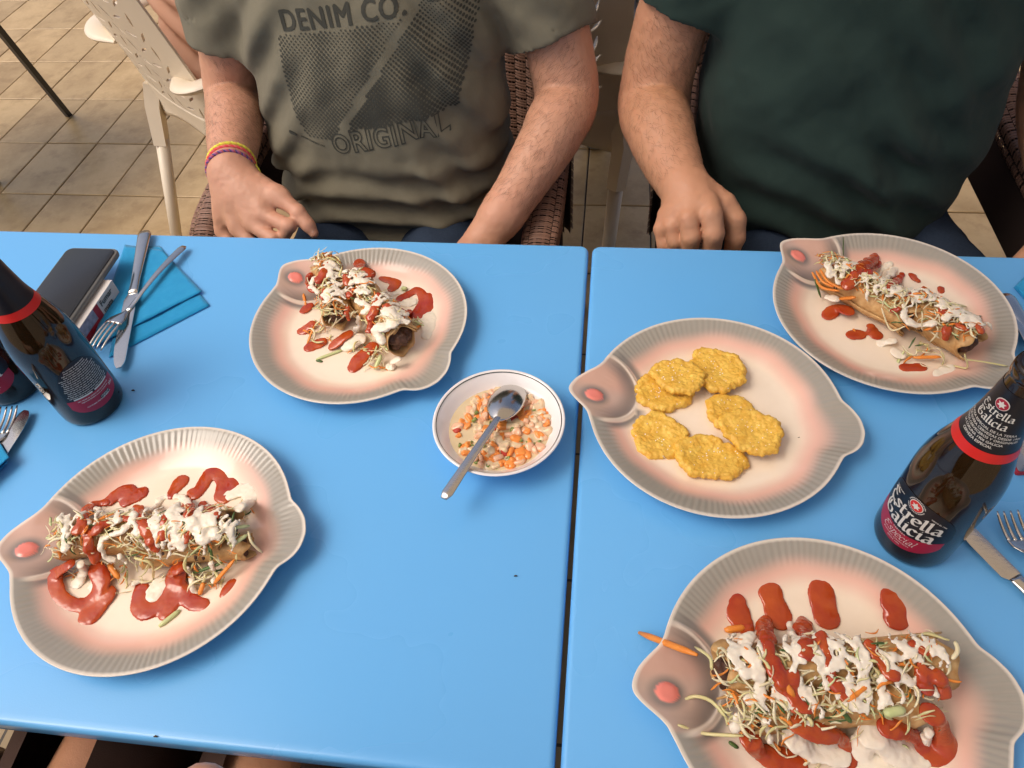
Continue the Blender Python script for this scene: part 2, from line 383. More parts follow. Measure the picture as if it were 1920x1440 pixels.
def make_plate_mesh():
    nth = 720; th = np.linspace(-np.pi, np.pi, nth, endpoint=False); R = plate_radius(th)
    S = np.concatenate([np.linspace(0.02, .6, 8), np.linspace(.63, .99, 42), [.997, 1.0]]); rows = []; cols = []
    def colour(x, y, s, rib):
        cream = np.array([.86, .735, .585]); pink = np.array([.77, .43, .345]); grey = np.array([.295, .297, .258]); lip = np.array([.78, .70, .60])
        sv = s + .02 * np.sin(3 * np.arctan2(y, x) + 1) + .008 * np.sin(11 * np.arctan2(y, x))
        c = cream + (pink - cream) * (.85 * sst(.64, .80, sv) )[..., None]
        c = c + (grey - c) * (sst(.77, .90, sv) * (.92 + .02 * rib))[..., None]
        # head: gill crescents, cheek, eye
        dx, dy = x + .127, y - .012; dg = np.hypot(dx, dy); hx = sst(-.095, -.125, x)
        inside = sst(.046, .040, dg) * sst(-.158, -.11, x + 0 * y) 
        inside = sst(.0465, .0415, dg)
        cheek = np.array([.52, .37, .30]); dark = np.array([.135, .125, .115])
        c = c + (cheek - c) * (inside * .9)[..., None]
        c = c + (np.array([.66, .36, .27]) - c) * (inside * sst(.004, .02, y) * sst(.03, .012, dg - .01) * .5)[..., None]
        sh = inside * sst(.018, .040, dg) * sst(-.135, -.10, x)
        c = c + (dark - c) * (sh * .72)[..., None]
        ring = sst(.0415, .0435, dg) * sst(.0490, .0465, dg) * sst(-.128, -.112, x)
        c = c + (np.array([.72, .62, .52]) - c) * (ring * .85)[..., None]
        cres = sst(.0475, .0495, dg + .3 * np.maximum(0, .0 - np.abs(dy))) * sst(.060 - .25 * np.maximum(0, np.abs(dy) - .004) * 0, .0505, dg) * sst(-.122, -.104, x) * (np.abs(dy) > .012)
        c = c + (np.array([.20, .18, .165]) - c) * (cres * .92)[..., None]
        de = np.hypot((x + .131) / .0100, y / .0082)
        c = c + (np.array([.16, .15, .14]) - c) * (sst(2.1, 1.0, de) * .8)[..., None]
        eye = sst(1.08, .96, de); c = c + (np.array([.80, .24, .19]) - c) * eye[..., None]
        c = c + (lip - c) * (sst(.972, .99, s) * .8)[..., None]
        return c
    for s in S:
        r = s * (PA + (R - PA) * sst(.70, .96, s)); x, y = r * np.cos(th), r * np.sin(th); z = plate_prof(s) + 0 * th
        head = sst(-.112, -.128, x) * (np.abs(y) < .06); tail = sst(.128, .14, x)
        nrib = 132; rib = np.sin((nrib * th + 6 * s + 2.2 * np.sin(5 * th) + 1.1 * np.sin(13 * th))) * (.75 + .35 * np.sin(9 * th + 1) * np.sin(4 * th)); rib2 = np.sin(300 * th)
        amp = sst(.80, .88, s) * sst(1.0, .975, s) * (1 - head)
        z = z + amp * .00024 * (rib * (1 - tail) + rib2 * tail)
        de = np.hypot((x + .131) / .0100, y / .0082); z = z + .0022 * sst(1.2, .6, de)
        dg = np.hypot(x + .127, y - .012)
        z = z + .0024 * sst(.0480, .0445, dg) * sst(-.108, -.12, -x * 0 + x * 1) * 0
        z = z + .0020 * np.exp(-((dg - .0445) / .0022) ** 2) * sst(-.126, -.108, x) + .0012 * sst(.044, .02, dg) * sst(-.155, -.13, x)
        rows.append(np.stack([x, y, z], -1)); cols.append(colour(x, y, np.full_like(x, s), rib * amp))
    for s, z in ((1.004, .0238), (.999, .0222), (.97, .0205), (.90, .0165), (.78, .0085), (.66, .0030), (.64, .0002), (.60, .0002), (.58, .003), (.02, .003)):
        r = s * (PA + (R - PA) * sst(.70, .96, s)); rows.append(np.stack([r * np.cos(th), r * np.sin(th), np.full_like(th, z)], -1)); cols.append(np.tile([.74, .68, .60], (nth, 1)))
    n = len(rows); V = np.concatenate(rows); C = np.concatenate(cols)
    i = np.arange(n - 1)[:, None]; j = np.arange(nth)[None, :]
    F = np.stack([i * nth + j, i * nth + (j + 1) % nth, (i + 1) * nth + (j + 1) % nth, (i + 1) * nth + j], -1).reshape(-1, 4)[:, ::-1]
    k = len(V); V = np.vstack([V, [0, 0, .0065], [0, 0, .003]]); C = np.vstack([C, C[0], C[-1]])
    me_F = [tuple(f) for f in F] + [(k, jj, (jj + 1) % nth) for jj in range(nth)] + [(k + 1, (n - 1) * nth + (jj + 1) % nth, (n - 1) * nth + jj) for jj in range(nth)]
    return mesh('fish_plate', V, me_F, M_plate, True, C)
M_plate = mat('glazed_ceramic', (.8, .7, .6), .09, .5, attr=True, noise=(60, (.96, .95, .93), .8), coat=.15)
PM = make_plate_mesh()
PLATES = [(-.278, -.1821, -35.02), (-.4083, -.4942, 9.90), (.148, -.2941, -5.19), (.3634, -.1266, -44.47), (.2199, -.5804, 6.59)]
PLAB = ['fish shaped plate with two tortilla rolls, nearest the man in the olive shirt', 'fish shaped plate at the lower left with one long tortilla roll and looping ketchup',
        'fish shaped plate holding the golden fried plantain discs', 'fish shaped plate at the table edge before the dark green shirt', 'largest looking fish shaped plate at the bottom right, a carrot stick over its head']
for (x, y, a), lb in zip(PLATES, PLAB):
    o = link(bpy.data.objects.new('fish_plate', PM)); o.location = (x, y, TZ + .0003); o.rotation_euler = (0, 0, math.radians(a))
    tag(o, lb, 'plate', 'fish shaped plates')
def plate_z(i, x, y):                        # height of the plate's upper face above the table
    px, py, a = PLATES[i]; dx, dy = x - px, y - py; th = np.arctan2(dy, dx) - math.radians(a); r = np.hypot(dx, dy)
    R = plate_radius(th); s = r / PA; s = np.where(s > .7, r / (PA + (R - PA) * sst(.70, .96, s)), s)
    return np.where(s > 1.0, 0.0, plate_prof(np.clip(s, 0, 1))) + .0003
# ------------------------------------------------------------------ tortilla rolls with salad, cream and ketchup
M_tort = mat('fried_tortilla', (.56, .31, .105), .5, .4, noise=(50, (.36, .15, .04), .9, 170, (.66, .43, .19), .9), bump=(120, .5))
M_fill = mat('dark_meat_filling', (.05, .022, .014), .5, .5, noise=(150, (.12, .05, .025), .9), bump=(220, .9))
M_cabb = mat('cabbage_shred', (.70, .58, .30), .38, .5, noise=(40, (.58, .54, .24), .9), sss=.15)
M_cabw = mat('pale_cabbage_shred', (.80, .70, .47), .35, .5, noise=(40, (.74, .62, .36), .9), sss=.15)
M_carr = mat('carrot_shred', (.72, .20, .025), .4, .5, noise=(90, (.80, .30, .05), .8))
M_cuke = mat('cucumber_flesh', (.62, .64, .34), .35, .5, noise=(60, (.45, .50, .20), .8))
M_cukg = mat('cucumber_peel', (.035, .075, .015), .35, .5, noise=(90, (.10, .17, .04), .8))
M_cream = mat('white_cream_sauce', (.82, .735, .60), .28, .5, sss=.2, sss_col=(.004, .003, .002), bump=(140, .25))
M_ketch = mat('red_ketchup', (.32, .018, .009), .12, .5, noise=(38, (.50, .095, .015), .8), sss=.15, sss_col=(.004, .001, .0005), coat=.25, bump=(60, .12))

class Heap:
    def __init__(s, i, off, sc): s.i = i; s.off = off; s.sc = sc; s.rolls = []; s.mounds = []
    def px(s, q): return s.off[0] + q[0] * s.sc, s.off[1] + q[1] * s.sc
    def H(s, x, y):
        h = plate_z(s.i, x, y)
        for A, B, r0, zc in s.rolls:
            r = r0 + .0058; ba = (B - A)[:2]; L = ba @ ba; t = np.clip(((x - A[0]) * ba[0] + (y - A[1]) * ba[1]) / L, 0, 1)
            d = np.hypot(x - A[0] - t * ba[0], y - A[1] - t * ba[1]); top = zc + np.sqrt(np.maximum(r * r - d * d, 0))
            h = np.where(d < r, np.maximum(h, top), h)
        for c, r, hh in s.mounds:
            d = np.hypot(x - c[0], y - c[1]) / r; h = np.maximum(h, plate_z(s.i, x, y) + hh * np.clip(1 - d * d, 0, 1))
        return h
    def on(s, q, lift=0.0):
        u, v = s.px(q); d = ray(u, v); z = np.linspace(.075, .0, 76)      # walk down the sight line until it meets the surface
        P = CAM + d * ((TZ + z - CAM[2]) / d[2])[:, None]; hit = np.where(s.H(P[:, 0], P[:, 1]) + lift >= z)[0]
        return P[hit[0] if len(hit) else -1].copy()
    def roll(s, a, b, r, lift=0.0):
        zc = .0085 + r + lift; A = at_z(*s.px(a), zc); B = at_z(*s.px(b), zc); s.rolls.append((A, B, r, zc))
    def mound(s, q, rz, h):
        P = at_z(*s.px(q), h * .6); s.mounds.append((P, rz, h))

def tortilla_mesh(A, B, r, seed):
    rr = np.random.default_rng(seed); L = np.linalg.norm(B - A); n = 26; k = 60
    e = (B - A) / L; side = np.cross([0, 0, 1], e); up = np.array([0, 0, 1.])
    ph = np.linspace(0, 2 * np.pi * 1.28, k); V = []
    for i in range(n):
        t = i / (n - 1)
        for j, a in enumerate(ph):
            edge = .0035 * np.sin(5 * a + seed) * (1 if i in (0, n - 1) else 0)
            R = r * (1.0 - .16 * a / (2 * np.pi * 1.28)) * (1 + .05 * np.sin(7 * t + a * 2 + seed) + .03 * np.sin(15 * t - 3 * a) + .13 * (abs(2 * t - 1) ** 6))
            R *= 1 + .05 * rr.normal() * .15
            p = A + e * (t * L + edge + .004 * np.sin(a * 3 + seed * 2) * (abs(2 * t - 1) ** 4)) + R * (np.cos(a + seed) * side + np.sin(a + seed) * up)
            V.append(p)
    V = np.array(V); F = np.array([(i * k + j, i * k + j + 1, (i + 1) * k + j + 1, (i + 1) * k + j) for i in range(n - 1) for j in range(k - 1)])
    return V, F
def shred(kind):
    """one limp curved strip"""
    L = random.uniform(.009, .026) if kind != 'c' else random.uniform(.008, .020)
    w = random.uniform(.0006, .0016) if kind != 'd' else random.uniform(.0007, .0012); n = 8
    t = np.linspace(-.5, .5, n); k1 = random.uniform(-1.7, 1.7); k2 = random.uniform(-2.6, 2.6)
    ang = k1 * t + k2 * t * t; P = np.cumsum(np.stack([np.cos(ang), np.sin(ang), .32 * np.sin(random.uniform(2, 7) * t + random.uniform(0, 6))], -1), 0) * L / n
    P -= P.mean(0); R = w * (1 - .55 * (np.abs(t) * 2) ** 3) * (1 + .2 * np.sin(9 * t + random.uniform(0, 6))); return tube(P, R, 5, (1, .38))
SHMESH = {}
for kk, mm in (('g', M_cabb), ('w', M_cabw), ('c', M_carr), ('k', M_cuke), ('d', M_cukg)):
    SHMESH[kk] = [mesh({'g': 'cabbage_shred', 'w': 'cabbage_shred', 'c': 'carrot_shred', 'k': 'cucumber_shred', 'd': 'cucumber_shred'}[kk], *shred(kk), mm) for _ in range(16)]

def pieces(V, Q, least=0):
    lab = np.arange(len(V))
    while True:                                            # spread the lowest index over each connected piece
        m = lab[Q].min(1); new = lab.copy(); np.minimum.at(new, Q.ravel(), np.repeat(m, Q.shape[1])); new = new[new]
        if np.array_equal(new, lab): break
        lab = new
    out = []
    for r in np.unique(lab):
        vi = np.where(lab == r)[0]
        if len(vi) < least: continue
        mp = np.full(len(V), -1); mp[vi] = np.arange(len(vi)); q = Q[lab[Q[:, 0]] == r]; out.append((V[vi], mp[q]))
    return out
def sauce(heap, strokes, lo_pad=.02, h=.00125, zs=1.7, seed=0, k=.0018, amp=.0009, parent=None, name='sauce', m=None, rs=1.0, world=(), broken=False):
    segs = []
    for pts, r in strokes:
        P = np.array([heap.on(q) for q in pts])
        n = max(3, int(sum(np.linalg.norm(np.diff(P, axis=0), axis=1)) / .002)); 
        Q = spline(P, n) if len(P) > 1 else np.repeat(P, 2, 0) + np.array([[0, 0, 0], [.001, 0, 0]])
        rm = r * heap.sc / px_per_m(P.mean(0)) * 1.05 * rs
        Q[:, 2] = np.clip(TZ + heap.H(Q[:, 0], Q[:, 1]), Q[:, 2] - .004, Q[:, 2] + .004) + rm * .10    # follow the surface of the heap
        if len(Q) > 12: Q[:, 2] = np.convolve(np.pad(Q[:, 2], 5, 'edge'), np.ones(11) / 11, 'valid')
        R = rm * (1 + .16 * np.sin(np.linspace(0, 9, len(Q)) + seed + r)); R[0] *= 1.08; R[-1] *= 1.12
        if broken:                                         # sauce caught on the shreds: it swells, thins and strays
            nz = vnoise(Q + seed, 170, seed); R = np.clip(R * (.95 + .5 * nz), rm * .25, rm * 1.3); Q[:, 2] += .0016 * vnoise(Q, 210, seed + 2); Q[:, :2] += .0016 * np.stack([vnoise(Q, 190, seed + 4), vnoise(Q, 190, seed + 6)], 1)
        segs.append((Q, R))
    for P, rm in world:
        Q = spline(np.array(P), 10)
        Q[:, 2] = TZ + heap.H(Q[:, 0], Q[:, 1]) + .0012
        d = np.abs(np.gradient(Q[:, 2])); Q = Q[d < .006]
        if len(Q) > 2: segs.append((Q, rm * (1 + .3 * np.sin(np.linspace(0, 8, len(Q)) + rm * 9e3))))
    A = np.concatenate([q for q, _ in segs]); mr = max(R.max() for _, R in segs) + .006
    F = Field(A.min(0) - mr, A.max(0) + mr, h)
    for Q, R in segs: F.chain(Q, R, k, zs)
    X, Y, Z = F.ax[0][:, None, None], F.ax[1][None, :, None], F.ax[2][None, None, :]
    F.D += (amp * .5 * wob(X, Y, Z, 420, seed)).astype(np.float32)
    V, Q = F.mesh(); V = rough_up(V, Q, ((130, amp * .9), (380, amp * .6)), seed)
    return [mobj(name, v, q, m, parent) for v, q in pieces(V, Q, 60)]


def dish(i, off, sc, rolls, mounds, ketch_heap, cream_heap, ketch_plate, cream_plate, sticks, nshred, label, klabel, seed, spread=.010, extra_pts=(), open_fill=True):
    random.seed(seed); hp = Heap(i, off, sc)
    for a, b, r, *l in rolls: hp.roll(a, b, r, *(l or [0.0]))
    for q, r, h in mounds: hp.mound(q, r, h)
    A0 = hp.rolls[0]; base = Vector(((A0[0] + A0[1]) / 2)); base.z = TZ + .007
    t = empty('stuffed_tortilla', base); tag(t, label, 'tortilla roll', 'stuffed tortillas on fish plates')
    def fix(o): o.matrix_parent_inverse = Matrix.Translation(-base); return o
    for n, (A, B, r, zc) in enumerate(hp.rolls):
        V, Q = tortilla_mesh(A, B, r, seed + n * 1.7 if False else seed + n); o = fix(mobj('tortilla', V, Q, M_tort, t))
        so = o.modifiers.new('thick', 'SOLIDIFY'); so.thickness = .0016
        e = (B - A) / np.linalg.norm(B - A); F = Field(np.minimum(A, B) - .03, np.maximum(A, B) + .03, .0018)
        F.cap(A + e * .010, B - e * .010, r * .74, r * .74, 0)
        X, Y, Z = F.ax[0][:, None, None], F.ax[1][None, :, None], F.ax[2][None, None, :]
        V, Q = F.mesh(); V = rough_up(V, Q, ((160, .0035), (420, .0015)), seed)
        f = mobj('filling', V, Q, M_fill, o)
    # shreds over the rolls, tumbling down both sides, and over the mounds
    names = ['cabbage_shred', 'carrot_shred', 'cucumber_shred']
    spots = []
    for A, B, r, zc in hp.rolls:
        n = int(nshred * .62 * np.linalg.norm(B - A) / sum(np.linalg.norm(b - a) for a, b, _, _ in hp.rolls))
        e = (B - A); sd_ = np.cross([0, 0, 1.], e / np.linalg.norm(e))
        for _ in range(n):
            P = A + e * random.uniform(-.06, .97) + sd_ * random.gauss(0, spread * 1.15); spots.append((P[0], P[1]))
    for c, r, h in hp.mounds:
        for _ in range(int(nshred * .38 / max(1, len(hp.mounds)))):
            a = random.uniform(0, 6.28); q = r * math.sqrt(random.random()); spots.append((c[0] + q * math.cos(a), c[1] + q * math.sin(a)))
    def put(x, y, kd, yaw=None, lift=0.0):
        o = link(bpy.data.objects.new({'g': names[0], 'w': names[0], 'c': names[1], 'k': names[2], 'd': names[2]}[kd], random.choice(SHMESH[kd])), t)
        e = .004; gx = float(hp.H(x + e, y) - hp.H(x - e, y)) / (2 * e); gy = float(hp.H(x, y + e) - hp.H(x, y - e)) / (2 * e)
        gx = max(-1.1, min(1.1, gx)); gy = max(-1.1, min(1.1, gy))
        nrm = Vector((-gx, -gy, 1)).normalized(); yaw = random.uniform(0, 6.28) if yaw is None else yaw
        ex = Vector((math.cos(yaw), math.sin(yaw), 0)); ex = (ex - nrm * ex.dot(nrm)).normalized(); ey = nrm.cross(ex)
        tilt = Matrix.Rotation(random.uniform(-.2, .2), 3, 'Y') @ Matrix.Rotation(random.uniform(-.7, .7), 3, 'X')
        M = (Matrix((ex, ey, nrm)).transposed() @ tilt).to_4x4()
        M.translation = Vector((x, y, TZ + float(hp.H(x, y)) + lift)) + nrm * random.uniform(-.0062, .0026) - base
        s = random.uniform(.75, 1.15); o.matrix_local = M @ Matrix.Diagonal((s, s, s, 1))
    for x, y in spots:
        kd = random.choices('gwckd', (.26, .34, .29, .06, .05))[0]; put(x, y, kd)
    for x, y in random.sample(spots, min(60, len(spots))): put(x, y, random.choice('gwwc'), lift=.0024)   # a few lying over the sauce
    for pts, r, kd in sticks:                               # single sticks and strands that stand out
        P = np.array([hp.on(q) for q in pts]); P[:, 2] += r * sc / px_per_m(P[0]) * .8; Q = spline(P, 10 if len(pts) > 2 else 6); rm = r * sc / px_per_m(P[0])
        V, Fc = tube(Q, rm * np.array([.5] + [1] * (len(Q) - 2) + [.45]), 6, (1, .7))
        fix(mobj({'c': 'carrot_shred', 'g': 'cabbage_shred', 'w': 'cabbage_shred', 'k': 'cucumber_shred', 'd': 'cucumber_shred'}[kd], V, Fc, {'c': M_carr, 'g': M_cabb, 'w': M_cabw, 'k': M_cuke, 'd': M_cukg}[kd], t))
    keep = nshred
    def thin(n, r, ln):                                     # fine runs of cream trailing across the rolls
        out = []
        for _ in range(n):
            A, B, rr_, zc = random.choice(hp.rolls); e = B - A; L = np.linalg.norm(e); e = e / L; sd_ = np.cross([0, 0, 1.], e)
            c = A + e * L * random.uniform(.02, .95); o0 = random.uniform(-.014, .004); sl = random.uniform(-.5, .5)
            P = [c + sd_ * (o0 + ln * q) + e * (sl * ln * q + .003 * math.sin(q * 7 + r)) for q in np.linspace(0, 1, 5)]
            out.append((P, r * random.uniform(.7, 1.35)))
        return out
    for o in sauce(hp, ketch_heap, seed=seed + 3, m=M_ketch, parent=t, name='ketchup_drizzle', zs=2.3, amp=.0008, rs=.98, broken=True): fix(o)
    for o in sauce(hp, cream_heap, seed=seed + 9, m=M_cream, parent=t, name='cream_drizzle', zs=2.5, amp=.0010, rs=.74, broken=True, world=thin(int(nshred / 9), .0011, .024)): fix(o)
    for o in sauce(hp, cream_plate, seed=seed + 11, m=M_cream, parent=t, name='cream_puddle', zs=5.5, amp=.0006): fix(o)
    kt = empty('ketchup_squiggle', base); tag(kt, klabel, 'ketchup', 'ketchup on the fish plates')
    for o in sauce(hp, ketch_plate, seed=seed + 15, m=M_ketch, parent=kt, name='ketchup_streak', zs=5.6, amp=.00025, rs=.88): fix(o)
    return hp

dish(4, (1160, 980), .3958,
  rolls=[((480, 700), (1530, 660), .0215), ((620, 900), (1400, 860), .0165)],
  mounds=[((900, 960), .035, .014), ((1250, 900), .035, .014), ((700, 980), .026, .012), ((560, 960), .016, .008)],
  ketch_heap=[([(690, 470), (705, 580), (740, 680), (790, 790)], 30), ([(870, 480), (890, 620)], 30), ([(955, 540), (1000, 680), (1030, 780)], 24), ([(1180, 580), (1240, 660), (1310, 740)], 24),
     ([(1390, 580), (1450, 610)], 26), ([(1430, 680), (1465, 790)], 28), ([(1505, 720), (1530, 800)], 36), ([(560, 500), (610, 500)], 24), ([(830, 880), (900, 890)], 26), ([(840, 700), (830, 840)], 22), ([(1040, 800), (1080, 850)], 20)],
  cream_heap=[([(625, 540), (595, 590), (650, 680), (670, 780), (620, 830)], 34), ([(585, 690), (600, 730)], 22), ([(930, 540), (960, 680), (985, 790)], 17), ([(810, 490), (850, 590), (870, 650)], 20),
     ([(1120, 560), (1170, 680), (1150, 790), (1080, 880)], 24), ([(1210, 590), (1290, 680), (1380, 770)], 22), ([(1290, 640), (1420, 640)], 18), ([(1480, 690), (1495, 820)], 14), ([(1410, 730), (1415, 820)], 14),
     ([(690, 930), (705, 1050)], 17), ([(890, 950), (990, 1030)], 15), ([(740, 790), (745, 850)], 12), ([(560, 920), (545, 980)], 26), ([(1250, 790), (1240, 880)], 16), ([(1030, 640), (1100, 740)], 16)],
  ketch_plate=[([(555, 375), (562, 430), (590, 490)], 46), ([(712, 315), (735, 390), (765, 470)], 44), ([(955, 290), (966, 390), (982, 455)], 48), ([(1285, 345), (1305, 410), (1310, 460)], 48),
     ([(620, 1020), (700, 1105), (850, 1150)], 44), ([(830, 950), (950, 1000), (1060, 1030), (1075, 1130)], 36), ([(1270, 970), (1400, 1020), (1480, 1090), (1540, 1060), (1530, 960), (1470, 900)], 46)],
  cream_plate=[([(830, 1010), (900, 1080), (1000, 1080), (1040, 1110)], 42), ([(1130, 1080), (1200, 1000), (1270, 1060), (1330, 1090), (1420, 1110)], 50), ([(1465, 1000), (1475, 1060)], 22), ([(1160, 1140), (1380, 1150)], 46)],
  sticks=[([(95, 525), (370, 632)], 17, 'c'), ([(290, 850), (360, 825), (440, 850), (515, 935)], 9, 'g'), ([(280, 960), (400, 1000), (590, 1012)], 9, 'g'), ([(360, 590), (430, 640), (440, 700)], 8, 'g'),
     ([(1590, 565), (1602, 610), (1575, 650)], 11, 'w'), ([(520, 1040), (565, 1070)], 10, 'd'), ([(1065, 1140), (1100, 1060)], 18, 'k'), ([(1250, 910), (1350, 890)], 24, 'k'), ([(1050, 890), (1100, 950)], 14, 'd'), ([(500, 515), (600, 500)], 18, 'c'), ([(1080, 850), (1180, 770)], 13, 'c'), ([(740, 700), (830, 830)], 18, 'c')],
  nshred=470, label='large tortilla roll under cream and cabbage, dark open end to the left, bottom right', klabel='four ketchup fingers and red pools on the bottom right fish plate', seed=11)

dish(1, (0, 780), .361,
  rolls=[((370, 640), (1200, 600), .0205), ((760, 730), (1290, 680), .012)],
  mounds=[((640, 800), .030, .012), ((1080, 820), .022, .010), ((430, 790), .016, .008), ((1240, 520), .016, .010)],
  ketch_heap=[([(560, 455), (470, 480), (430, 540), (400, 600)], 22), ([(440, 600), (470, 680), (525, 770)], 19), ([(495, 610), (560, 555)], 22), ([(715, 480), (735, 560), (785, 650)], 21), ([(860, 520), (850, 630)], 17),
     ([(975, 455), (990, 520)], 26), ([(1055, 465), (1115, 515)], 20), ([(985, 600), (970, 650)], 16), ([(800, 660), (820, 700)], 16), ([(640, 520), (690, 560)], 14)],
  cream_heap=[([(360, 520), (340, 620), (350, 700)], 18), ([(480, 465), (580, 540), (700, 520), (640, 600), (530, 640), (540, 720), (600, 755)], 16), ([(750, 500), (820, 455), (930, 425), (1000, 470)], 18),
     ([(920, 480), (900, 560), (930, 620), (960, 690)], 25), ([(1000, 540), (1040, 580), (1060, 640)], 36), ([(1080, 520), (1090, 570)], 24), ([(680, 640), (710, 600), (770, 590)], 15), ([(440, 480), (460, 560)], 15),
     ([(980, 800), (1000, 900), (1010, 930)], 13), ([(1100, 770), (1105, 870)], 13), ([(700, 870), (725, 860)], 16), ([(620, 720), (660, 760)], 14)],
  ketch_plate=[([(570, 440), (610, 402), (670, 400), (655, 450)], 34), ([(700, 430), (740, 402)], 30), ([(890, 415), (935, 350), (950, 340)], 28), ([(1000, 400), (1015, 410)], 30), ([(1040, 390), (1085, 310), (1130, 292), (1165, 370), (1150, 425)], 25),
     ([(1210, 338), (1205, 390), (1170, 430)], 24), ([(350, 760), (290, 830), (285, 900), (340, 970), (430, 985), (500, 950), (530, 860), (500, 790)], 31), ([(435, 1062), (500, 1020), (560, 920)], 36),
     ([(740, 880), (730, 980), (760, 1020), (830, 990), (880, 920), (910, 830), (930, 790)], 31), ([(935, 790), (945, 900), (1000, 970), (1060, 985)], 28), ([(860, 1040), (890, 980), (930, 900)], 28), ([(1160, 930), (1212, 868)], 19)],
  cream_plate=[([(400, 870), (430, 780)], 24), ([(800, 930), (870, 850)], 36), ([(490, 870), (485, 900)], 20), ([(1170, 420), (1290, 375), (1305, 430)], 22), ([(1240, 470), (1300, 440)], 26)],
  sticks=[([(830, 1098), (940, 1012)], 15, 'k'), ([(1115, 875), (1222, 750)], 13, 'c'), ([(1040, 935), (1062, 870)], 15, 'c'), ([(570, 775), (625, 850)], 15, 'c'), ([(1290, 600), (1310, 660), (1365, 715)], 7, 'w'),
     ([(1170, 590), (1300, 575)], 12, 'k'), ([(1095, 690), (1105, 750)], 9, 'd'), ([(1200, 680), (1290, 620)], 13, 'k'), ([(700, 740), (790, 770), (800, 850)], 9, 'g'), ([(1005, 820), (1160, 765)], 10, 'd')],
  nshred=450, label='long tortilla roll under zigzag ketchup and cream, lower left, dark open end to the right', klabel='looping ketchup lines on the lower left fish plate', seed=23)

dish(0, (440, 440), .2396,
  rolls=[((720, 260), (810, 640), .019), ((960, 420), (1310, 830), .0205)],
  mounds=[((680, 760), .022, .010), ((1150, 980), .022, .010), ((1000, 900), .02, .008), ((1420, 720), .012, .006), ((850, 820), .018, .009)],
  ketch_heap=[([(730, 205), (700, 300), (660, 370)], 25), ([(590, 310), (580, 380), (620, 440)], 22), ([(865, 330), (885, 400)], 24), ([(1120, 480), (1100, 560), (1060, 680), (1065, 770)], 27), ([(920, 430), (900, 500)], 24),
     ([(1030, 390), (960, 410)], 20), ([(1180, 560), (1280, 590), (1370, 615)], 16), ([(700, 440), (690, 500)], 18), ([(880, 560), (890, 680)], 18)],
  cream_heap=[([(620, 330), (610, 420), (650, 450)], 20), ([(770, 240), (740, 330)], 30), ([(900, 375), (980, 365), (1020, 385)], 32), ([(950, 440), (1060, 460)], 24), ([(960, 520), (1040, 560), (1010, 620)], 32),
     ([(1200, 610), (1260, 680), (1180, 730), (1120, 760), (1150, 850)], 50), ([(1270, 660), (1350, 690)], 28), ([(1230, 480), (1330, 455)], 24), ([(700, 480), (740, 520)], 13), ([(960, 650), (960, 760)], 22)],
  ketch_plate=[([(975, 222), (1000, 285), (1065, 320)], 38), ([(1150, 340), (1265, 380), (1230, 430)], 27), ([(1290, 510), (1400, 450), (1455, 440), (1480, 520), (1430, 610), (1390, 640)], 26), ([(1525, 470), (1525, 560), (1460, 645)], 26),
     ([(540, 605), (585, 560)], 34), ([(520, 765), (605, 700)], 34), ([(580, 890), (685, 840)], 36), ([(760, 895), (900, 790)], 34), ([(930, 1052), (985, 980), (1085, 880)], 46)],
  cream_plate=[([(1480, 690), (1535, 650), (1500, 800)], 36), ([(880, 890), (980, 820)], 44), ([(1330, 545), (1400, 530)], 30), ([(1200, 1030), (1290, 990)], 22)],
  sticks=[([(640, 985), (860, 905)], 15, 'k'), ([(640, 990), (690, 1000)], 12, 'd'), ([(1100, 1065), (1150, 950)], 20, 'k'), ([(690, 330), (740, 420), (730, 490)], 9, 'g'), ([(800, 540), (790, 590), (800, 640)], 7, 'g'), ([(570, 860), (625, 720)], 11, 'c'), ([(1310, 430), (1350, 440)], 22, 'k'), ([(540, 470), (560, 560)], 12, 'c')],
  nshred=450, label='two slanting tortilla rolls with cream and ketchup before the olive shirt, dark end facing forward', klabel='ketchup splashes around the rolls before the olive shirt', seed=37)

